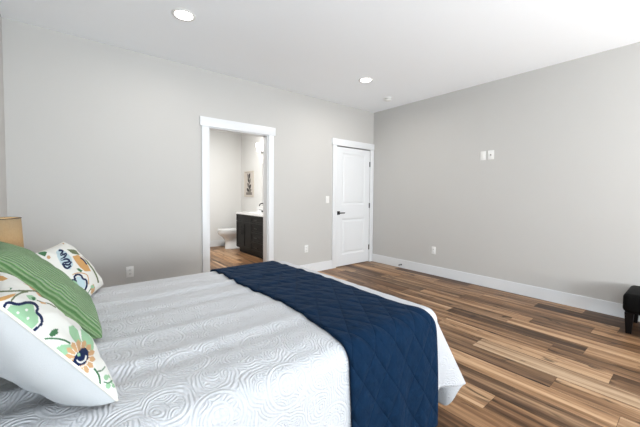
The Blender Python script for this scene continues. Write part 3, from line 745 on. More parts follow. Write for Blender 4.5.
# embroidered shapes as outlines in cloth coordinates
PRINT_A = [
    (SAGE, [(0.008, 0.889), (0.017, 0.892), (0.027, 0.895), (0.038, 0.897), (0.047, 0.888), (0.058, 0.878), (0.069, 0.867), (0.105, 0.864), (0.121, 0.853), (0.139, 0.842), (0.160, 0.830), (0.175, 0.812), (0.189, 0.795), (0.157, 0.788), (0.132, 0.779), (0.111, 0.769), (0.100, 0.756), (0.094, 0.741), (0.083, 0.732), (0.072, 0.724), (0.061, 0.716), (0.040, 0.717), (0.023, 0.718), (0.012, 0.720), (0.002, 0.721), (0.000, 0.734)]),
    (NAVY, [(0.004, 0.893), (0.010, 0.900), (0.016, 0.906), (0.022, 0.909), (0.026, 0.911), (0.031, 0.911), (0.035, 0.910), (0.040, 0.907), (0.044, 0.900), (0.049, 0.889), (0.056, 0.877), (0.066, 0.866), (0.081, 0.857), (0.101, 0.849), (0.121, 0.842), (0.140, 0.834), (0.156, 0.826), (0.172, 0.816), (0.184, 0.807), (0.190, 0.799), (0.190, 0.792), (0.186, 0.785), (0.178, 0.780), (0.172, 0.776), (0.164, 0.775), (0.147, 0.775), (0.127, 0.773), (0.109, 0.767), (0.100, 0.757), (0.097, 0.747), (0.098, 0.739), (0.097, 0.732), (0.094, 0.725), (0.089, 0.718), (0.084, 0.713), (0.078, 0.709), (0.070, 0.708), (0.058, 0.708), (0.045, 0.708), (0.033, 0.709), (0.024, 0.710), (0.015, 0.711), (0.008, 0.711), (0.003, 0.712), (0.005, 0.695), (0.012, 0.694), (0.021, 0.693), (0.031, 0.693), (0.043, 0.692), (0.057, 0.691), (0.073, 0.691), (0.089, 0.693), (0.101, 0.699), (0.110, 0.707), (0.116, 0.716), (0.120, 0.725), (0.124, 0.736), (0.128, 0.745), (0.131, 0.752), (0.134, 0.756), (0.140, 0.757), (0.155, 0.758), (0.178, 0.759), (0.208, 0.762), (0.231, 0.768), (0.248, 0.776), (0.255, 0.785), (0.255, 0.796), (0.248, 0.807), (0.233, 0.819), (0.213, 0.830), (0.186, 0.842), (0.154, 0.854), (0.124, 0.862), (0.103, 0.869), (0.089, 0.877), (0.080, 0.886), (0.073, 0.898), (0.067, 0.909), (0.059, 0.919), (0.050, 0.924), (0.039, 0.927), (0.030, 0.926), (0.021, 0.924), (0.012, 0.919), (0.004, 0.911)]),
    (WHITE, [(0.090, 0.808), (0.075, 0.807), (0.066, 0.814), (0.071, 0.822), (0.085, 0.823), (0.095, 0.816)]),
    (WHITE, [(0.031, 0.832), (0.023, 0.830), (0.019, 0.836), (0.021, 0.844), (0.029, 0.846), (0.034, 0.840)]),
    (WHITE, [(0.038, 0.771), (0.030, 0.770), (0.024, 0.776), (0.025, 0.785), (0.033, 0.786), (0.040, 0.780)]),
    (WHITE, [(0.005, 0.790), (0.001, 0.787), (0.003, 0.804), (0.006, 0.798)]),
    (ORANGE, [(0.084, 0.996), (0.063, 0.979), (0.073, 0.969), (0.086, 0.963), (0.100, 0.957), (0.116, 0.951), (0.135, 0.945), (0.153, 0.938), (0.188, 0.929), (0.229, 0.918), (0.263, 0.908), (0.189, 0.916), (0.140, 0.920), (0.114, 0.925), (0.092, 0.929), (0.072, 0.933), (0.056, 0.937), (0.043, 0.942), (0.032, 0.947), (0.021, 0.952), (0.011, 0.957), (0.015, 0.975)]),
    (ORANGE, [(0.867, 0.999), (0.834, 0.989), (0.809, 0.980), (0.793, 0.971), (0.786, 0.961), (0.762, 0.953), (0.738, 0.945), (0.702, 0.940), (0.662, 0.953), (0.643, 0.961), (0.626, 0.969), (0.642, 0.979), (0.669, 0.988), (0.707, 0.997)]),
    (OLIVE, [(0.307, 0.996), (0.263, 0.986), (0.236, 0.976), (0.227, 0.966), (0.228, 0.958), (0.234, 0.950), (0.246, 0.941), (0.263, 0.930), (0.285, 0.917), (0.312, 0.903), (0.340, 0.888), (0.370, 0.871), (0.501, 0.833), (0.561, 0.806), (0.591, 0.786), (0.621, 0.768), (0.662, 0.747), (0.694, 0.730), (0.676, 0.762), (0.617, 0.789), (0.592, 0.808), (0.564, 0.827), (0.511, 0.851), (0.486, 0.868), (0.344, 0.906), (0.318, 0.921), (0.298, 0.933), (0.284, 0.944), (0.276, 0.953), (0.272, 0.961), (0.274, 0.970), (0.288, 0.979), (0.321, 0.990), (0.367, 0.998)]),
    (OLIVE, [(0.067, 0.906), (0.079, 0.907), (0.099, 0.909), (0.127, 0.909), (0.156, 0.907), (0.189, 0.902), (0.252, 0.892), (0.292, 0.883), (0.321, 0.875), (0.342, 0.867), (0.361, 0.859), (0.376, 0.851), (0.473, 0.827), (0.557, 0.819), (0.539, 0.826), (0.503, 0.840), (0.481, 0.850), (0.351, 0.881), (0.320, 0.890), (0.283, 0.898), (0.236, 0.907), (0.170, 0.916), (0.136, 0.918), (0.105, 0.918), (0.082, 0.917), (0.069, 0.916)]),
    (LEAF, [(0.428, 0.946), (0.469, 0.931), (0.312, 0.942), (0.291, 0.949)]),
    (SAGE, [(0.314, 0.853), (0.342, 0.838), (0.369, 0.822), (0.365, 0.810), (0.360, 0.798), (0.357, 0.786), (0.302, 0.788), (0.290, 0.801), (0.275, 0.814), (0.258, 0.827), (0.289, 0.839)]),
    (LEAF, [(0.326, 0.817), (0.362, 0.798), (0.307, 0.791), (0.273, 0.805)]),
    (OLIVE, [(0.308, 0.783), (0.310, 0.775), (0.312, 0.764), (0.316, 0.751), (0.321, 0.739), (0.329, 0.730), (0.340, 0.721), (0.350, 0.712), (0.358, 0.701), (0.363, 0.688), (0.369, 0.671), (0.379, 0.653), (0.392, 0.640), (0.452, 0.625), (0.423, 0.644), (0.404, 0.664), (0.392, 0.683), (0.384, 0.699), (0.374, 0.711), (0.363, 0.720), (0.352, 0.729), (0.345, 0.739), (0.339, 0.750), (0.335, 0.763), (0.333, 0.774), (0.330, 0.782)]),
    (TAN, [(0.321, 0.762), (0.336, 0.744), (0.353, 0.725), (0.324, 0.719), (0.307, 0.738), (0.291, 0.756)]),
    (SAGE, [(0.226, 0.528), (0.268, 0.508), (0.363, 0.469), (0.348, 0.457), (0.342, 0.442), (0.337, 0.426), (0.313, 0.418), (0.296, 0.408), (0.281, 0.397), (0.268, 0.384), (0.252, 0.371), (0.214, 0.397), (0.109, 0.448), (0.127, 0.460), (0.143, 0.472), (0.158, 0.481), (0.169, 0.492), (0.175, 0.505), (0.194, 0.512), (0.211, 0.520)]),
    (SAGE, [(0.506, 0.362), (0.424, 0.321), (0.414, 0.305), (0.414, 0.285), (0.377, 0.247), (0.333, 0.255), (0.306, 0.285), (0.293, 0.308), (0.282, 0.330), (0.277, 0.351), (0.268, 0.373), (0.286, 0.378), (0.304, 0.385), (0.323, 0.391), (0.347, 0.395), (0.388, 0.393)]),
    (SAGE, [(0.004, 0.538), (0.010, 0.537), (0.016, 0.536), (0.023, 0.534), (0.029, 0.524), (0.037, 0.514), (0.046, 0.502), (0.057, 0.490), (0.053, 0.476), (0.049, 0.461), (0.034, 0.465), (0.023, 0.467), (0.014, 0.468), (0.008, 0.469), (0.003, 0.471)]),
    (LEAF, [(0.002, 0.621), (0.005, 0.617), (0.008, 0.612), (0.011, 0.606), (0.014, 0.599), (0.018, 0.592), (0.021, 0.585), (0.025, 0.576), (0.030, 0.567), (0.035, 0.558), (0.040, 0.547), (0.045, 0.537), (0.049, 0.527), (0.052, 0.517), (0.054, 0.507), (0.055, 0.497), (0.055, 0.491), (0.075, 0.488), (0.074, 0.495), (0.073, 0.505), (0.070, 0.516), (0.065, 0.528), (0.059, 0.540), (0.052, 0.551), (0.045, 0.563), (0.038, 0.573), (0.033, 0.583), (0.027, 0.592), (0.023, 0.600), (0.020, 0.608), (0.017, 0.615), (0.014, 0.621), (0.010, 0.627), (0.006, 0.632), (0.002, 0.636)]),
    (LEAF, [(0.027, 0.625), (0.039, 0.628), (0.056, 0.630), (0.073, 0.624), (0.091, 0.617), (0.109, 0.599), (0.083, 0.595), (0.060, 0.590), (0.044, 0.595), (0.033, 0.598), (0.022, 0.609)]),
    (SAGE, [(0.317, 0.373), (0.329, 0.353), (0.341, 0.333), (0.356, 0.311), (0.377, 0.287), (0.366, 0.276), (0.357, 0.265), (0.348, 0.254), (0.339, 0.242), (0.293, 0.255), (0.247, 0.268), (0.199, 0.283), (0.208, 0.295), (0.218, 0.307), (0.225, 0.319), (0.230, 0.333), (0.233, 0.349), (0.234, 0.364), (0.267, 0.365), (0.293, 0.368)]),
    (TAN, [(0.077, 0.351), (0.096, 0.332), (0.115, 0.313), (0.150, 0.285), (0.141, 0.275), (0.134, 0.265), (0.078, 0.292), (0.074, 0.306), (0.069, 0.319), (0.064, 0.334), (0.058, 0.348)]),
    (TAN, [(0.055, 0.348), (0.060, 0.334), (0.064, 0.319), (0.067, 0.306), (0.070, 0.292), (0.058, 0.285), (0.047, 0.278), (0.030, 0.297), (0.033, 0.310), (0.035, 0.323), (0.037, 0.336), (0.038, 0.350)]),
    (TAN, [(0.036, 0.350), (0.034, 0.337), (0.031, 0.324), (0.029, 0.311), (0.025, 0.298), (0.017, 0.292), (0.009, 0.285), (0.005, 0.305), (0.009, 0.318), (0.014, 0.331), (0.019, 0.344), (0.024, 0.356)]),
    (TAN, [(0.022, 0.357), (0.017, 0.345), (0.012, 0.333), (0.007, 0.320), (0.001, 0.307), (0.002, 0.346), (0.009, 0.357), (0.015, 0.366)]),
    (TAN, [(0.014, 0.368), (0.008, 0.359), (0.000, 0.349), (0.004, 0.376), (0.011, 0.381)]),
    (TAN, [(0.011, 0.383), (0.004, 0.379), (0.005, 0.399), (0.011, 0.398)]),
    (TAN, [(0.011, 0.400), (0.005, 0.402), (0.002, 0.432), (0.007, 0.423), (0.014, 0.414)]),
    (TAN, [(0.015, 0.416), (0.008, 0.426), (0.003, 0.436), (0.001, 0.458), (0.002, 0.470), (0.013, 0.471), (0.014, 0.460), (0.016, 0.449), (0.017, 0.438), (0.021, 0.426)]),
    (TAN, [(0.022, 0.427), (0.019, 0.439), (0.018, 0.451), (0.017, 0.463), (0.016, 0.474), (0.021, 0.485), (0.026, 0.495), (0.040, 0.481), (0.037, 0.469), (0.035, 0.456), (0.032, 0.443), (0.031, 0.430)]),
    (TAN, [(0.033, 0.429), (0.034, 0.443), (0.038, 0.455), (0.042, 0.468), (0.047, 0.480), (0.062, 0.483), (0.084, 0.485), (0.101, 0.458), (0.080, 0.452), (0.064, 0.444), (0.055, 0.434), (0.050, 0.422)]),
    (TAN, [(0.052, 0.421), (0.059, 0.432), (0.069, 0.441), (0.089, 0.448), (0.117, 0.451), (0.206, 0.419), (0.242, 0.409), (0.243, 0.380), (0.212, 0.381), (0.165, 0.389), (0.109, 0.401), (0.078, 0.403)]),
    (TAN, [(0.081, 0.400), (0.117, 0.395), (0.174, 0.382), (0.219, 0.374), (0.251, 0.372), (0.305, 0.344), (0.294, 0.334), (0.281, 0.325), (0.246, 0.334), (0.191, 0.351), (0.141, 0.367), (0.099, 0.379)]),
    (TAN, [(0.100, 0.377), (0.141, 0.364), (0.189, 0.348), (0.247, 0.327), (0.282, 0.317), (0.321, 0.282), (0.294, 0.282), (0.265, 0.283), (0.223, 0.303), (0.160, 0.333), (0.126, 0.348), (0.096, 0.362)]),
    (TAN, [(0.095, 0.361), (0.123, 0.347), (0.154, 0.331), (0.212, 0.302), (0.256, 0.280), (0.269, 0.247), (0.217, 0.265), (0.168, 0.283), (0.123, 0.314), (0.101, 0.333), (0.079, 0.352)]),
    (NAVY, [(0.003, 0.409), (0.009, 0.414), (0.014, 0.419), (0.021, 0.423), (0.031, 0.423), (0.047, 0.420), (0.075, 0.412), (0.134, 0.391), (0.177, 0.364), (0.211, 0.340), (0.187, 0.333), (0.164, 0.326), (0.134, 0.329), (0.111, 0.329), (0.092, 0.327), (0.068, 0.333), (0.048, 0.337), (0.032, 0.339), (0.022, 0.348), (0.013, 0.356), (0.005, 0.363)]),
    (WHITE, [(0.014, 0.395), (0.015, 0.390), (0.015, 0.383), (0.017, 0.374), (0.020, 0.366), (0.025, 0.360), (0.033, 0.355), (0.043, 0.350), (0.053, 0.345), (0.066, 0.343), (0.079, 0.342), (0.091, 0.342), (0.101, 0.341), (0.094, 0.352), (0.084, 0.353), (0.073, 0.353), (0.061, 0.353), (0.052, 0.355), (0.044, 0.358), (0.035, 0.363), (0.028, 0.368), (0.024, 0.372), (0.022, 0.377), (0.021, 0.384), (0.020, 0.391), (0.019, 0.396)]),
    (WHITE, [(0.005, 0.348), (0.011, 0.342), (0.018, 0.337), (0.027, 0.332), (0.040, 0.328), (0.057, 0.324), (0.076, 0.320), (0.091, 0.316), (0.090, 0.323), (0.075, 0.327), (0.057, 0.331), (0.040, 0.334), (0.028, 0.338), (0.020, 0.342), (0.013, 0.348), (0.008, 0.354), (0.003, 0.360)]),
    (SAGE, [(0.034, 0.422), (0.059, 0.405), (0.046, 0.393), (0.030, 0.407)]),
    (LEAF, [(0.037, 0.276), (0.034, 0.268), (0.030, 0.255), (0.027, 0.241), (0.025, 0.229), (0.021, 0.220), (0.017, 0.212), (0.013, 0.203), (0.009, 0.196), (0.005, 0.188), (0.001, 0.182), (0.000, 0.165), (0.005, 0.172), (0.010, 0.179), (0.015, 0.186), (0.020, 0.194), (0.025, 0.202), (0.031, 0.210), (0.037, 0.220), (0.041, 0.232), (0.044, 0.247), (0.046, 0.261), (0.049, 0.269)]),
    (LEAF, [(0.038, 0.243), (0.043, 0.237), (0.052, 0.227), (0.065, 0.215), (0.081, 0.203), (0.100, 0.192), (0.122, 0.181), (0.143, 0.171), (0.160, 0.163), (0.155, 0.175), (0.139, 0.182), (0.119, 0.191), (0.100, 0.201), (0.085, 0.209), (0.073, 0.219), (0.061, 0.230), (0.051, 0.240), (0.044, 0.247)]),
    (SAGE, [(0.083, 0.137), (0.057, 0.145), (0.040, 0.158), (0.036, 0.173), (0.045, 0.182), (0.066, 0.178), (0.089, 0.161), (0.097, 0.143)]),
    (SAGE, [(0.095, 0.113), (0.078, 0.138), (0.089, 0.146), (0.120, 0.133)]),
    (SAGE, [(0.059, 0.093), (0.049, 0.115), (0.060, 0.125), (0.094, 0.112)]),
    (SAGE, [(0.035, 0.112), (0.021, 0.111), (0.012, 0.119), (0.010, 0.133), (0.015, 0.147), (0.026, 0.151), (0.039, 0.140), (0.044, 0.122)]),
    (SAGE, [(0.062, 0.066), (0.040, 0.084), (0.034, 0.098), (0.039, 0.106), (0.054, 0.102), (0.080, 0.081)]),
    (LEAF, [(0.019, 0.171), (0.021, 0.165), (0.024, 0.156), (0.028, 0.145), (0.035, 0.134), (0.048, 0.123), (0.068, 0.108), (0.102, 0.086), (0.100, 0.096), (0.071, 0.116), (0.052, 0.129), (0.041, 0.139), (0.035, 0.147), (0.031, 0.157), (0.027, 0.166), (0.025, 0.173)]),
]
PRINT_B = [
    (PALE, [(0.428, 0.869), (0.491, 0.880), (0.542, 0.889), (0.534, 0.861), (0.531, 0.834), (0.530, 0.808), (0.516, 0.768), (0.504, 0.730), (0.488, 0.691), (0.410, 0.660), (0.379, 0.631), (0.361, 0.603), (0.348, 0.576), (0.285, 0.556), (0.225, 0.537), (0.197, 0.556), (0.173, 0.575), (0.173, 0.609), (0.186, 0.643), (0.203, 0.678), (0.228, 0.714), (0.256, 0.752), (0.284, 0.790), (0.345, 0.828)]),
    (NAVY, [(0.460, 0.855), (0.471, 0.848), (0.486, 0.840), (0.495, 0.831), (0.500, 0.834), (0.494, 0.832), (0.449, 0.820), (0.396, 0.806), (0.321, 0.775), (0.338, 0.763), (0.393, 0.761), (0.446, 0.759), (0.458, 0.759), (0.469, 0.769), (0.430, 0.760), (0.363, 0.747), (0.333, 0.740), (0.314, 0.737), (0.294, 0.736), (0.276, 0.735), (0.245, 0.709), (0.258, 0.701), (0.282, 0.693), (0.305, 0.685), (0.319, 0.677), (0.323, 0.668), (0.323, 0.657), (0.322, 0.651), (0.329, 0.654), (0.313, 0.656), (0.283, 0.665), (0.255, 0.674), (0.223, 0.672), (0.205, 0.644), (0.211, 0.624), (0.226, 0.605), (0.250, 0.592), (0.289, 0.592), (0.322, 0.600), (0.345, 0.609), (0.361, 0.615), (0.349, 0.639), (0.333, 0.633), (0.312, 0.624), (0.292, 0.618), (0.279, 0.617), (0.265, 0.626), (0.250, 0.643), (0.243, 0.659), (0.231, 0.652), (0.231, 0.648), (0.260, 0.640), (0.294, 0.630), (0.325, 0.627), (0.353, 0.644), (0.362, 0.664), (0.363, 0.683), (0.355, 0.699), (0.335, 0.710), (0.309, 0.719), (0.287, 0.726), (0.280, 0.729), (0.261, 0.709), (0.275, 0.709), (0.297, 0.709), (0.322, 0.713), (0.352, 0.722), (0.415, 0.734), (0.481, 0.749), (0.516, 0.777), (0.496, 0.789), (0.450, 0.792), (0.411, 0.794), (0.397, 0.792), (0.381, 0.782), (0.437, 0.794), (0.492, 0.808), (0.528, 0.829), (0.538, 0.854), (0.529, 0.867), (0.518, 0.877), (0.510, 0.884)]),
    (NAVY, [(0.203, 0.660), (0.195, 0.651), (0.185, 0.636), (0.174, 0.620), (0.171, 0.606), (0.172, 0.593), (0.175, 0.581), (0.181, 0.568), (0.195, 0.559), (0.216, 0.557), (0.244, 0.560), (0.275, 0.564), (0.298, 0.567), (0.298, 0.594), (0.276, 0.591), (0.245, 0.587), (0.220, 0.584), (0.208, 0.585), (0.202, 0.593), (0.201, 0.602), (0.202, 0.612), (0.209, 0.623), (0.219, 0.637), (0.229, 0.651), (0.236, 0.661)]),
    (ORANGE, [(0.538, 0.691), (0.603, 0.680), (0.689, 0.669), (0.715, 0.635), (0.730, 0.602), (0.735, 0.568), (0.719, 0.534), (0.706, 0.501), (0.700, 0.467), (0.692, 0.433), (0.660, 0.389), (0.583, 0.345), (0.509, 0.373), (0.461, 0.398), (0.457, 0.433), (0.451, 0.467), (0.442, 0.502), (0.443, 0.536), (0.444, 0.571), (0.453, 0.605), (0.516, 0.648)]),
    (NAVY, [(0.664, 0.610), (0.672, 0.599), (0.680, 0.585), (0.686, 0.568), (0.690, 0.551), (0.689, 0.531), (0.683, 0.508), (0.677, 0.486), (0.673, 0.471), (0.704, 0.472), (0.706, 0.487), (0.713, 0.509), (0.722, 0.533), (0.728, 0.555), (0.725, 0.575), (0.722, 0.593), (0.714, 0.608), (0.706, 0.619)]),
    (OLIVE, [(0.597, 0.830), (0.634, 0.812), (0.673, 0.793), (0.749, 0.774), (0.786, 0.745), (0.798, 0.649), (0.678, 0.675), (0.618, 0.700), (0.580, 0.725), (0.575, 0.759), (0.578, 0.794)]),
    (OLIVE, [(0.826, 0.633), (0.779, 0.597), (0.737, 0.546), (0.716, 0.491), (0.711, 0.445), (0.711, 0.412), (0.719, 0.385), (0.727, 0.361), (0.735, 0.334), (0.740, 0.303), (0.746, 0.270), (0.744, 0.238), (0.724, 0.210), (0.678, 0.185), (0.669, 0.160), (0.663, 0.138), (0.661, 0.122), (0.707, 0.110), (0.710, 0.126), (0.747, 0.147), (0.785, 0.173), (0.800, 0.202), (0.806, 0.232), (0.809, 0.266), (0.809, 0.300), (0.797, 0.333), (0.781, 0.361), (0.765, 0.387), (0.753, 0.414), (0.754, 0.447), (0.759, 0.493)]),
    (PALE, [(0.237, 0.413), (0.272, 0.391), (0.306, 0.367), (0.306, 0.332), (0.312, 0.297), (0.297, 0.267), (0.286, 0.237), (0.277, 0.208), (0.236, 0.216), (0.191, 0.225), (0.194, 0.260), (0.202, 0.295), (0.208, 0.330), (0.219, 0.357), (0.228, 0.385)]),
    (NAVY, [(0.223, 0.377), (0.224, 0.387), (0.224, 0.400), (0.226, 0.411), (0.228, 0.415), (0.233, 0.417), (0.244, 0.418), (0.256, 0.417), (0.266, 0.414), (0.276, 0.409), (0.286, 0.399), (0.293, 0.388), (0.297, 0.379), (0.296, 0.371), (0.291, 0.360), (0.286, 0.345), (0.284, 0.328), (0.292, 0.312), (0.303, 0.301), (0.310, 0.294), (0.312, 0.288), (0.309, 0.276), (0.303, 0.258), (0.295, 0.240), (0.286, 0.226), (0.273, 0.215), (0.255, 0.205), (0.234, 0.197), (0.217, 0.192), (0.243, 0.164), (0.258, 0.170), (0.278, 0.178), (0.297, 0.189), (0.311, 0.204), (0.321, 0.222), (0.330, 0.243), (0.338, 0.264), (0.343, 0.285), (0.339, 0.305), (0.327, 0.319), (0.317, 0.328), (0.314, 0.335), (0.315, 0.342), (0.321, 0.354), (0.330, 0.369), (0.336, 0.385), (0.332, 0.401), (0.322, 0.416), (0.305, 0.428), (0.286, 0.438), (0.265, 0.443), (0.245, 0.444), (0.227, 0.442), (0.213, 0.435), (0.204, 0.420), (0.200, 0.404), (0.199, 0.390), (0.199, 0.381)]),
    (TAN, [(0.210, 0.454), (0.221, 0.452), (0.238, 0.450), (0.258, 0.447), (0.279, 0.441), (0.301, 0.433), (0.328, 0.423), (0.353, 0.411), (0.372, 0.397), (0.391, 0.381), (0.407, 0.364), (0.417, 0.346), (0.414, 0.327), (0.384, 0.301), (0.353, 0.270), (0.335, 0.239), (0.327, 0.217), (0.348, 0.208), (0.354, 0.230), (0.374, 0.261), (0.415, 0.294), (0.445, 0.324), (0.446, 0.350), (0.433, 0.372), (0.416, 0.390), (0.397, 0.407), (0.377, 0.422), (0.350, 0.435), (0.318, 0.446), (0.290, 0.454), (0.264, 0.460), (0.240, 0.464), (0.222, 0.466), (0.211, 0.468)]),
    (LEAF, [(0.359, 0.504), (0.410, 0.490), (0.425, 0.460), (0.436, 0.430), (0.381, 0.419), (0.365, 0.456)]),
    (SAGE, [(0.518, 0.109), (0.461, 0.101), (0.396, 0.125), (0.370, 0.159), (0.391, 0.174), (0.456, 0.155)]),
    (TAN, [(0.816, 0.971), (0.752, 0.942), (0.741, 0.927), (0.847, 0.946), (0.879, 0.964)]),
    (LEAF, [(0.287, 0.940), (0.257, 0.905), (0.209, 0.879), (0.164, 0.855), (0.158, 0.877), (0.155, 0.900), (0.157, 0.925), (0.194, 0.968)]),
    (TAN, [(0.209, 0.813), (0.171, 0.797), (0.148, 0.806), (0.162, 0.833), (0.199, 0.853), (0.224, 0.848)]),
]

def polys(p, lst):
    for col, q in lst:
        q = np.array(q); x0, y0 = q.min(0) - .001; x1, y1 = q.max(0) + .001
        idx = np.nonzero((p.U > x0) & (p.U < x1) & (p.V > y0) & (p.V < y1))[0]
        U, V = p.U[idx], p.V[idx]; ins = np.zeros(idx.size, bool)
        for a, b in zip(q, np.roll(q, -1, axis=0)):
            c = (a[1] > V) != (b[1] > V)
            xx = (b[0] - a[0]) * (V - a[1]) / (b[1] - a[1] + 1e-12) + a[0]
            ins ^= c & (U < xx)
        p.c[idx[ins]] = col

def floral_a(U, V):
    """print of the near floral pillow"""
    p = Paint(U, V, WHITE)
    p.flower(.72, .72, .11, TAN, 8, .3); p.flower(.72, .72, .04, NAVY, 5, .2)
    p.leaf(.58, .58, 2.0, .14, .045, SAGE); p.leaf(.84, .55, 1.2, .15, .05, LEAF); p.leaf(.48, .60, .2, .12, .04, OLIVE)
    p.flower(.80, .30, .10, SAGE, 5, .22, outline=NAVY, ow=.02); p.stroke([(.62, .5), (.7, .4), (.78, .38)], .008, LEAF)
    p.stroke([(.75, .02), (.86, .08), (.95, .2), (.97, .4)], .009, OLIVE)
    polys(p, PRINT_A)
    return p.c

def floral_b(U, V):
    """print of the far floral pillow"""
    p = Paint(U, V, WHITE)
    p.flower(.14, .30, .09, SAGE, 5, .2, outline=NAVY, ow=.02); p.stroke([(.05, .1), (.15, .12), (.25, .1), (.4, .14)], .009, LEAF)
    p.flower(.45, .10, .07, TAN, 9, .3)
    polys(p, PRINT_B)
    return p.c

# ------------------------------------------------------------------ pillows
def make_pillow(name, label, base, udir, vdir, w, h, thick, front, back=None, n=60, paint=None, piping=None, pinch=.05, puff=.42, cat='pillow', lump=.004, seed=0, sag=.0, back_thick=None):
    """base = bottom near corner; udir runs along the bottom edge, vdir up the face; the front bulges along udir x vdir"""
    u = Vector(udir).normalized(); v = Vector(vdir).normalized(); nn = u.cross(v).normalized()
    t = tag(empty(name, Vector(base) + u * w / 2), label, cat)
    B = Vector(base) - t.location
    rs = np.random.RandomState(seed); ph = rs.rand(12) * 6.28
    def point(a, b, side):
        # a, b in -1..1
        x = w / 2 * a * (1 - pinch * (1 - b * b)); y = h / 2 * b * (1 - pinch * (1 - a * a))
        e = max(0.0, (1 - a * a) * (1 - b * b)) ** puff
        z = (thick if side > 0 or back_thick is None else back_thick) / 2 * e
        z += lump * e * (math.sin(5 * a + 2 * b + ph[0]) + math.sin(7 * b - 3 * a + ph[1]) + .7 * math.sin(11 * a + 6 * b + ph[2]))
        # creases running in from the corners
        z -= .006 * abs(math.sin(9 * math.atan2(b, a) + ph[3])) * (max(abs(a), abs(b)) ** 3) * (e ** .5)
        z -= sag * e * b
        q = B + u * (w / 2 + x) + v * (h / 2 + y) + nn * (z * side)
        q.z = max(q.z, BZ + .026 - t.location.z)      # the underside flattens where it rests on the quilt
        return q
    def face(side, nm, m, res, pf=None):
        verts = []; uvs = []
        for j in range(res + 1):
            for i in range(res + 1):
                # cluster samples to the edges so that the rim stays round
                a = math.sin((i / res - .5) * PI); b = math.sin((j / res - .5) * PI)
                verts.append(point(a, b, side)); uvs.append(((a + 1) / 2, (b + 1) / 2))
        # texture coordinates follow the cloth's own length across the puff
        P = np.array([tuple(q) for q in verts]).reshape(res + 1, res + 1, 3)
        lu = np.linalg.norm(np.diff(P, axis=1), axis=2).mean(axis=0); lv = np.linalg.norm(np.diff(P, axis=0), axis=2).mean(axis=1)
        cu = np.concatenate([[0], np.cumsum(lu)]) / lu.sum(); cv = np.concatenate([[0], np.cumsum(lv)]) / lv.sum()
        uvs = [(cu[i], cv[j]) for j in range(res + 1) for i in range(res + 1)]
        faces = []
        for j in range(res):
            for i in range(res):
                k = j * (res + 1) + i
                f = (k, k + 1, k + res + 2, k + res + 1)
                faces.append(f if side > 0 else f[::-1])
        me = bpy.data.meshes.new(nm); me.from_pydata([tuple(p) for p in verts], [], faces)
        ul = me.uv_layers.new(name='UVMap'); vi = np.empty(len(me.loops), dtype=np.int32); me.loops.foreach_get('vertex_index', vi)
        UV = np.array(uvs)
        ul.data.foreach_set('uv', UV[vi].ravel())
        if pf:
            at = me.attributes.new('print', 'FLOAT_COLOR', 'POINT')
            col = np.ones((len(verts), 4)); col[:, :3] = pf(UV[:, 0], UV[:, 1])
            at.data.foreach_set('color', col.ravel())
        me.polygons.foreach_set('use_smooth', [True] * len(me.polygons))
        me.materials.append(m)
        o = bpy.data.objects.new(nm, me); C.objects.link(o); o.parent = t
        return o
    face(1, 'front_cover', front, n, paint)
    face(-1, 'back_cover', back or front, 50)
    if piping:
        bm = bmesh.new(); pts = []
        K = 30
        for (a0, b0, a1, b1) in ((-1, -1, 1, -1), (1, -1, 1, 1), (1, 1, -1, 1), (-1, 1, -1, -1)):
            for k in range(K): pts.append(point(a0 + (a1 - a0) * k / K, b0 + (b1 - b0) * k / K, 0))
        tube(bm, pts, .0035, 8, closed=True)
        obj('piping', bm, piping, t, True)
    return t

BZ = 0.622
make_pillow('throw_pillow', 'floral cushion with tan and navy flowers and plain white back, nearest the viewer', (-4.255, -2.86, .65), (-.14, 1, -.03), (-.58, 0, .815), .45, .40, .10,
            M['floral'], M['white_cotton'], n=230, paint=floral_a, piping=M['piping'], seed=1, back_thick=.25, puff=.32, pinch=.07)
make_pillow('throw_pillow', 'green corded cushion between the two floral cushions', (-4.262, -2.38, .645), (-.08, 1, 0), (-.65, 0, .76), .43, .48, .15,
            M['green'], M['green'], n=90, seed=2, back_thick=.16, puff=.34, pinch=.07)
make_pillow('throw_pillow', 'floral cushion with navy sprigs on the far side, behind the green cushion', (-4.335, -1.95, .645), (.28, .96, 0), (-.55, .1, .83), .47, .34, .13,
            M['floral'], M['white_cotton'], n=230, paint=floral_b, piping=M['piping'], seed=3, back_thick=.14, puff=.36)
for (y, lab) in ((-2.92, 'white sleeping pillow at the near side of the bed head, behind the floral cushion'), (-2.20, 'white sleeping pillow at the far side of the bed head')):
    make_pillow('sleeping_pillow', lab, (-4.61, y, .645), (0, 1, 0), (-.25, 0, .97), .68, .38, .12, M['white_cotton'], n=40, seed=int(-y * 10), pinch=.03)

# ------------------------------------------------------------------ bed
BZ = 0.622
def bed():
    t = tag(empty('bed', (-3.8, -2.21, 0)), 'queen bed with mattress on a low dark base, mostly hidden by its white quilt', 'bed')
    def B(name, x0, x1, y0, y1, z0, z1, m, bev): 
        bm = bmesh.new(); box(bm, x0 + 3.8, x1 + 3.8, y0 + 2.21, y1 + 2.21, z0, z1, bevel=bev, seg=4); return obj(name, bm, m, t, 'auto')
    B('mattress', -4.77, -2.87, -2.93, -1.50, .34, .585, M['mattress'], .05)
    B('base', -4.77, -2.90, -2.90, -1.53, .14, .335, M['bedframe'], .01)
    for x in (-4.68, -3.0):
        for y in (-2.82, -1.61): B('leg', x - .03, x + .03, y - .03, y + .03, 0, .14, M['leg'], .004)
bed()

DF, DN = .58, .465       # cloth overhang past the inner rectangle at the foot and the near side
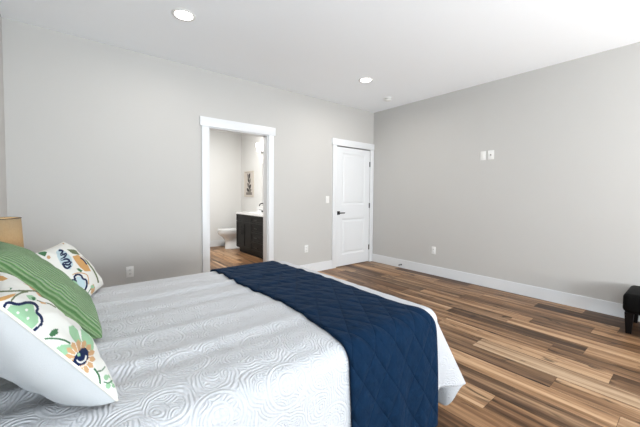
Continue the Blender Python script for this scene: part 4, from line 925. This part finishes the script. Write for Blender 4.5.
# drape surface shared by quilt and throw
IX0, IX1, IY0, IY1, ER = -4.78, -2.875, -2.925, -1.495, .072      # inner rectangle and edge radius
def drape(u, v, off=0.0, flare=True):
    """u,v = cloth coordinates in metres (equal to x,y on the flat top)"""
    a = max(0.0, u - IX1); 
    if v < IY0: b = IY0 - v; sg = -1
    elif v > IY1: b = v - IY1; sg = 1
    else: b = 0.0; sg = 0
    cx = min(u, IX1); cy = min(max(v, IY0), IY1)
    # crown and soft creases on the top
    ex = min(1, max(0, (IX1 - cx) / .35)); ey = min(1, max(0, min(cy - IY0, IY1 - cy) / .3))
    ez = (ex * ey) ** .5
    z = BZ + .012 * ez
    wv = cy + .05 * math.sin(cx * 1.7 + .5) + .02 * math.sin(cx * 4.1)
    z += (.010 * math.sin(wv * 33) + .0065 * math.sin(wv * 57 + 1.3 + .6 * math.sin(cx * 2.3))) * (.35 + .65 * (.5 + .5 * math.sin(cx * 1.9 + cy * 3))) * (.3 + .7 * ez) * (1 - .55 * min(1, max(0, (cx + 3.6) / .2)))
    ac = a * DN / DF if b > 0 else a
    d = max(a, b)
    if d <= 0: return Vector((cx, cy, z + off))
    if b > 0:
        if ac >= b: ph = (PI / 4) * (b / ac)
        else: ph = PI / 2 - (PI / 4) * (ac / b)
        q = min(1, max(0, ph - .15) / .47); q = q * q * (3 - 2 * q)
        d = max(ac, b) * (DF / DN + (1 - DF / DN) * q)
    else: ph = 0
    arc = ER * PI / 2
    if d < arc:
        th = d / ER; out = ER * math.sin(th); dn = ER * (1 - math.cos(th)); hang = 0; nz = math.cos(th); nh = math.sin(th)
    else:
        out = ER; hang = d - arc; dn = ER + hang; nz = 0; nh = 1
    if flare and hang > 0:
        pos = cy if a >= b else cx
        out += hang * .05
        wave = math.sin(pos * 13 + (2 if a >= b else 0)) * .5 + .5 * math.sin(pos * 29 + 1)
        corner = math.exp(-((ph - .62) / .24) ** 2) if (a > 0 and b > 0) else 0.0
        if not (a > 0 and b > 0): 
            far = (cy - IY0) if a > 0 else (IX1 - cx)
            out += .06 * hang * wave * min(1, max(0, far) / .22)
            corner = 0.0
        if sg < 0: out += .44 * hang * corner
        elif a > 0 and b > 0: out += .25 * hang * corner
    out += off * nh
    nx, ny = math.cos(ph), math.sin(ph) * sg
    if a <= 0: nx, ny = 0, sg
    if b <= 0: nx, ny = 1, 0
    px, py = nx * out, ny * out
    if hang > 0 and a > 0 and b > 0 and sg < 0 and ph < .62:
        # the pleat folds back under itself towards the foot
        s_ = ph / .62; o1 = ER + .05 * hang; o2 = ER + .49 * hang
        qx = o1 + (o2 * math.cos(.62) - o1) * s_ ** 3; qy = -o2 * math.sin(.62) * s_ ** .6
        k_ = min(1, hang / .12)
        px += (qx + off - px) * k_; py += (qy - py) * k_
    return Vector((cx + px, cy + py, z - dn + off * nz))

def cloth(name, us, vs, m, off, thick, label, cat, hemfn=None, uvrot=0):
    verts, faces, uvs = [], [], []
    nu, nv = len(us), len(vs)
    for j, v in enumerate(vs):
        for i, u in enumerate(us):
            uu, vv = hemfn(u, v) if hemfn else (u, v)
            verts.append(tuple(drape(uu, vv, off))); uvs.append((uu, vv))
    for j in range(nv - 1):
        for i in range(nu - 1):
            k = j * nu + i; faces.append((k, k + 1, k + nu + 1, k + nu))
    me = bpy.data.meshes.new(name); me.from_pydata(verts, [], faces)
    ul = me.uv_layers.new(name='UVMap'); vi = np.empty(len(me.loops), dtype=np.int32); me.loops.foreach_get('vertex_index', vi)
    ul.data.foreach_set('uv', np.array(uvs)[vi].ravel())
    me.polygons.foreach_set('use_smooth', [True] * len(me.polygons))
    me.materials.append(m)
    o = bpy.data.objects.new(name, me); C.objects.link(o)
    md = o.modifiers.new('thickness', 'SOLIDIFY'); md.thickness = thick; md.offset = -1
    return tag(o, label, cat)

def lin(a, b, st): 
    n = max(2, int(round((b - a) / st)) + 1); return [a + (b - a) * k / (n - 1) for k in range(n)]
def quilt_hem(u, v):
    # the hem hangs lower at the foot than on the near side
    return (u, v)
us = lin(-4.77, IX1, .03) + lin(IX1, IX1 + DF, .010)[1:]
vs = list(reversed([IY0 - k for k in lin(0, DN, .012)[1:]])) + lin(IY0, IY1, .018) + [IY1 + k for k in lin(0, .45, .015)[1:]]
cloth('quilt', us, vs, M['quilt'], .0, .008, 'white embossed medallion quilt spread over the bed', 'quilt')

TV0, TV1 = IY0 - .62, IY1 + .35
def throw_edge(u, v):
    # u in 0..1 across the throw; edges wander slightly
    s = (v - TV0) / (TV1 - TV0)
    l = -3.50 + .012 * math.sin(v * 7) + .02 * math.sin(v * 2.3 + 1)
    k = min(1, max(0, (IY0 + .10 - v) / .25)); k = k * k * (3 - 2 * k)
    r = -2.965 + .07 * k + .010 * math.sin(v * 6 + 2)
    return (l + (r - l) * u, v)
cloth('throw_blanket', lin(0, 1, .03), lin(TV0, TV1, .012), M['throw'], .016, .013, 'navy blue quilted throw laid across the foot of the bed', 'throw blanket', throw_edge)

# ------------------------------------------------------------------ nightstand and lamp
def nightstand():
    t = tag(empty('nightstand', (-4.57, -1.13, 0)), 'wooden nightstand beyond the bed, beneath the lit lamp', 'nightstand')
    boxes('top', [(-.21, .20, -.23, .23, .53, .555)], M['nightwood'], t, .003)
    boxes('body', [(-.20, .18, -.21, .21, .12, .53)], M['nightwood'], t, .003)
    for z in (.14, .34):
        dr = boxes('drawer', [(.18, .195, -.20, .20, z, z + .18)], M['nightwood'], t, .003)
        bm = bmesh.new(); cyl(bm, (.195, 0, z + .09), (.215, 0, z + .09), .012); obj('knob', bm, M['black_metal'], dr, 'auto')
    for x in (-.17, .15):
        for y in (-.18, .18):
            bm = bmesh.new(); cyl(bm, (x, y, 0), (x, y, .12), .015, .022); obj('leg', bm, M['nightwood'], t, 'auto')
nightstand()
def table_lamp():
    t = tag(empty('table_lamp', (-4.692, -1.16, .555)), 'lit table lamp with tan drum shade beside the left wall', 'lamp')
    bm = bmesh.new(); loft(bm, [(0, 0, 0, .065, .065), (0, 0, .015, .065, .065), (0, 0, .04, .045, .045), (0, 0, .12, .075, .075), (0, 0, .19, .055, .055), (0, 0, .24, .016, .016), (0, 0, .27, .012, .012)], 32)
    obj('base', bm, M['ceramic'], t, 'auto')
    bm = bmesh.new(); cyl(bm, (0, 0, .27), (0, 0, .33), .014); obj('socket', bm, M['chrome'], t, 'auto')
    bm = bmesh.new(); bmesh.ops.create_uvsphere(bm, u_segments=16, v_segments=12, radius=.028, matrix=Matrix.Translation((0, 0, .365))); obj('bulb', bm, M['bulb'], t, True)
    bm = bmesh.new(); S = 48; z0, z1, r0, r1, th = .27, .508, .104, .092, .003
    loft(bm, [(0, 0, z0, r0, r0), (0, 0, z1, r1, r1), (0, 0, z1, r1 - th, r1 - th), (0, 0, z0, r0 - th, r0 - th), (0, 0, z0, r0, r0)], S, False, False)
    obj('lamp_shade', bm, M['shade'], t, 'auto')
    for z, r in ((z0, r0), (z1, r1)):
        bm = bmesh.new()
        tube(bm, [((r + .0005) * math.cos(2 * PI * k / 40), (r + .0005) * math.sin(2 * PI * k / 40), z) for k in range(40)], .0028, 6, closed=True)
        obj('shade_rim', bm, M['hinge'], t, True)
    bm = bmesh.new()
    for k in range(3):
        a = 2 * PI * k / 3; cyl(bm, (0, 0, z1 - .02), (r1 * math.cos(a), r1 * math.sin(a), z1 - .005), .0015)
    obj('spider', bm, M['chrome'], t)
    d = bpy.data.lights.new('bulb lamp', 'POINT'); d.energy = 1.0; d.color = (1, .84, .64); d.shadow_soft_size = .03
    l = bpy.data.objects.new('bulb_lamp', d); C.objects.link(l); l.parent = t; l.location = (0, 0, .41)
table_lamp()

# ------------------------------------------------------------------ black ottoman at the right
def ottoman():
    t = tag(empty('ottoman', (-.26, -3.70, 0)), 'black upholstered ottoman on short tapered legs by the right wall', 'ottoman')
    bm = bmesh.new(); box(bm, -.235, .235, -.28, .28, .19, .36, bevel=.035, seg=5)
    for v in bm.verts:
        f = max(0, 1 - (v.co.x / .235) ** 2) * max(0, 1 - (v.co.y / .28) ** 2)
        if v.co.z > .3: v.co.z += .012 * f
    obj('seat', bm, M['upholstery'], t, 'auto')
    bm = bmesh.new(); box(bm, -.215, .215, -.26, .26, .185, .205); obj('frame', bm, M['leg'], t)
    for x in (-.195, .195):
        for y in (-.235, .235):
            bm = bmesh.new(); fc = box(bm, x - .030, x + .030, y - .030, y + .030, 0, .19)
            for v in bm.verts:
                if v.co.z < .01: v.co.x = x + (v.co.x - x) * .62; v.co.y = y + (v.co.y - y) * .62
            obj('leg', bm, M['leg'], t)
ottoman()

# ------------------------------------------------------------------ framed art in the bathroom
def art():
    t = tag(empty('framed_art', (BX1, 2.855, 1.17)), 'narrow framed botanical print on the bathroom wall above the toilet', 'picture')
    w_, h = .24, .60
    boxes('frame', [(-.02, 0, -w_, w_, 0, .022), (-.02, 0, -w_, w_, h - .022, h), (-.02, 0, -w_, -w_ + .022, .022, h - .022), (-.02, 0, w_ - .022, w_, .022, h - .022)], M['artframe'], t, .002)
    n = 80; verts = []; uv = []
    for j in range(n + 1):
        for i in range(n + 1):
            a, b = i / n, j / n; uv.append((a, b)); verts.append((-.010, (w_ - .02) * (1 - 2 * a), .02 + (h - .04) * b))
    faces = [(j * (n + 1) + i, j * (n + 1) + i + 1, (j + 1) * (n + 1) + i + 1, (j + 1) * (n + 1) + i) for j in range(n) for i in range(n)]
    me = bpy.data.meshes.new('print_sheet'); me.from_pydata(verts, [], faces)
    UV = np.array(uv); p = Paint(UV[:, 0], UV[:, 1], hexc(205, 198, 190))
    dk = hexc(62, 60, 58); gr = hexc(128, 122, 116)
    p.put((UV[:, 1] > .0) & (np.abs(UV[:, 0] - .5) < .5), hexc(205, 198, 190))
    p.stroke([(.5, .12), (.52, .4), (.46, .7), (.5, .9)], .03, dk)
    for a, b, ang, c in ((.5, .3, .6, dk), (.5, .35, 2.4, gr), (.5, .5, .9, gr), (.5, .55, 2.1, dk), (.47, .7, 1.0, dk), (.47, .7, 2.2, gr), (.5, .2, 2.8, dk), (.5, .2, .2, gr)):
        p.leaf(a, b, ang, .30, .08, c)
    p.put((UV[:, 1] > .04) & (UV[:, 1] < .16) & (UV[:, 0] > .15) & (UV[:, 0] < .85), gr)
    at = me.attributes.new('print', 'FLOAT_COLOR', 'POINT'); col = np.ones((len(verts), 4)); col[:, :3] = p.c; at.data.foreach_set('color', col.ravel())
    me.materials.append(M['artprint']); o = bpy.data.objects.new('print_sheet', me); C.objects.link(o); o.parent = t
    boxes('backing', [(-.009, 0, -w_ + .005, w_ - .005, .005, h - .005)], M['matboard'], t)
art()
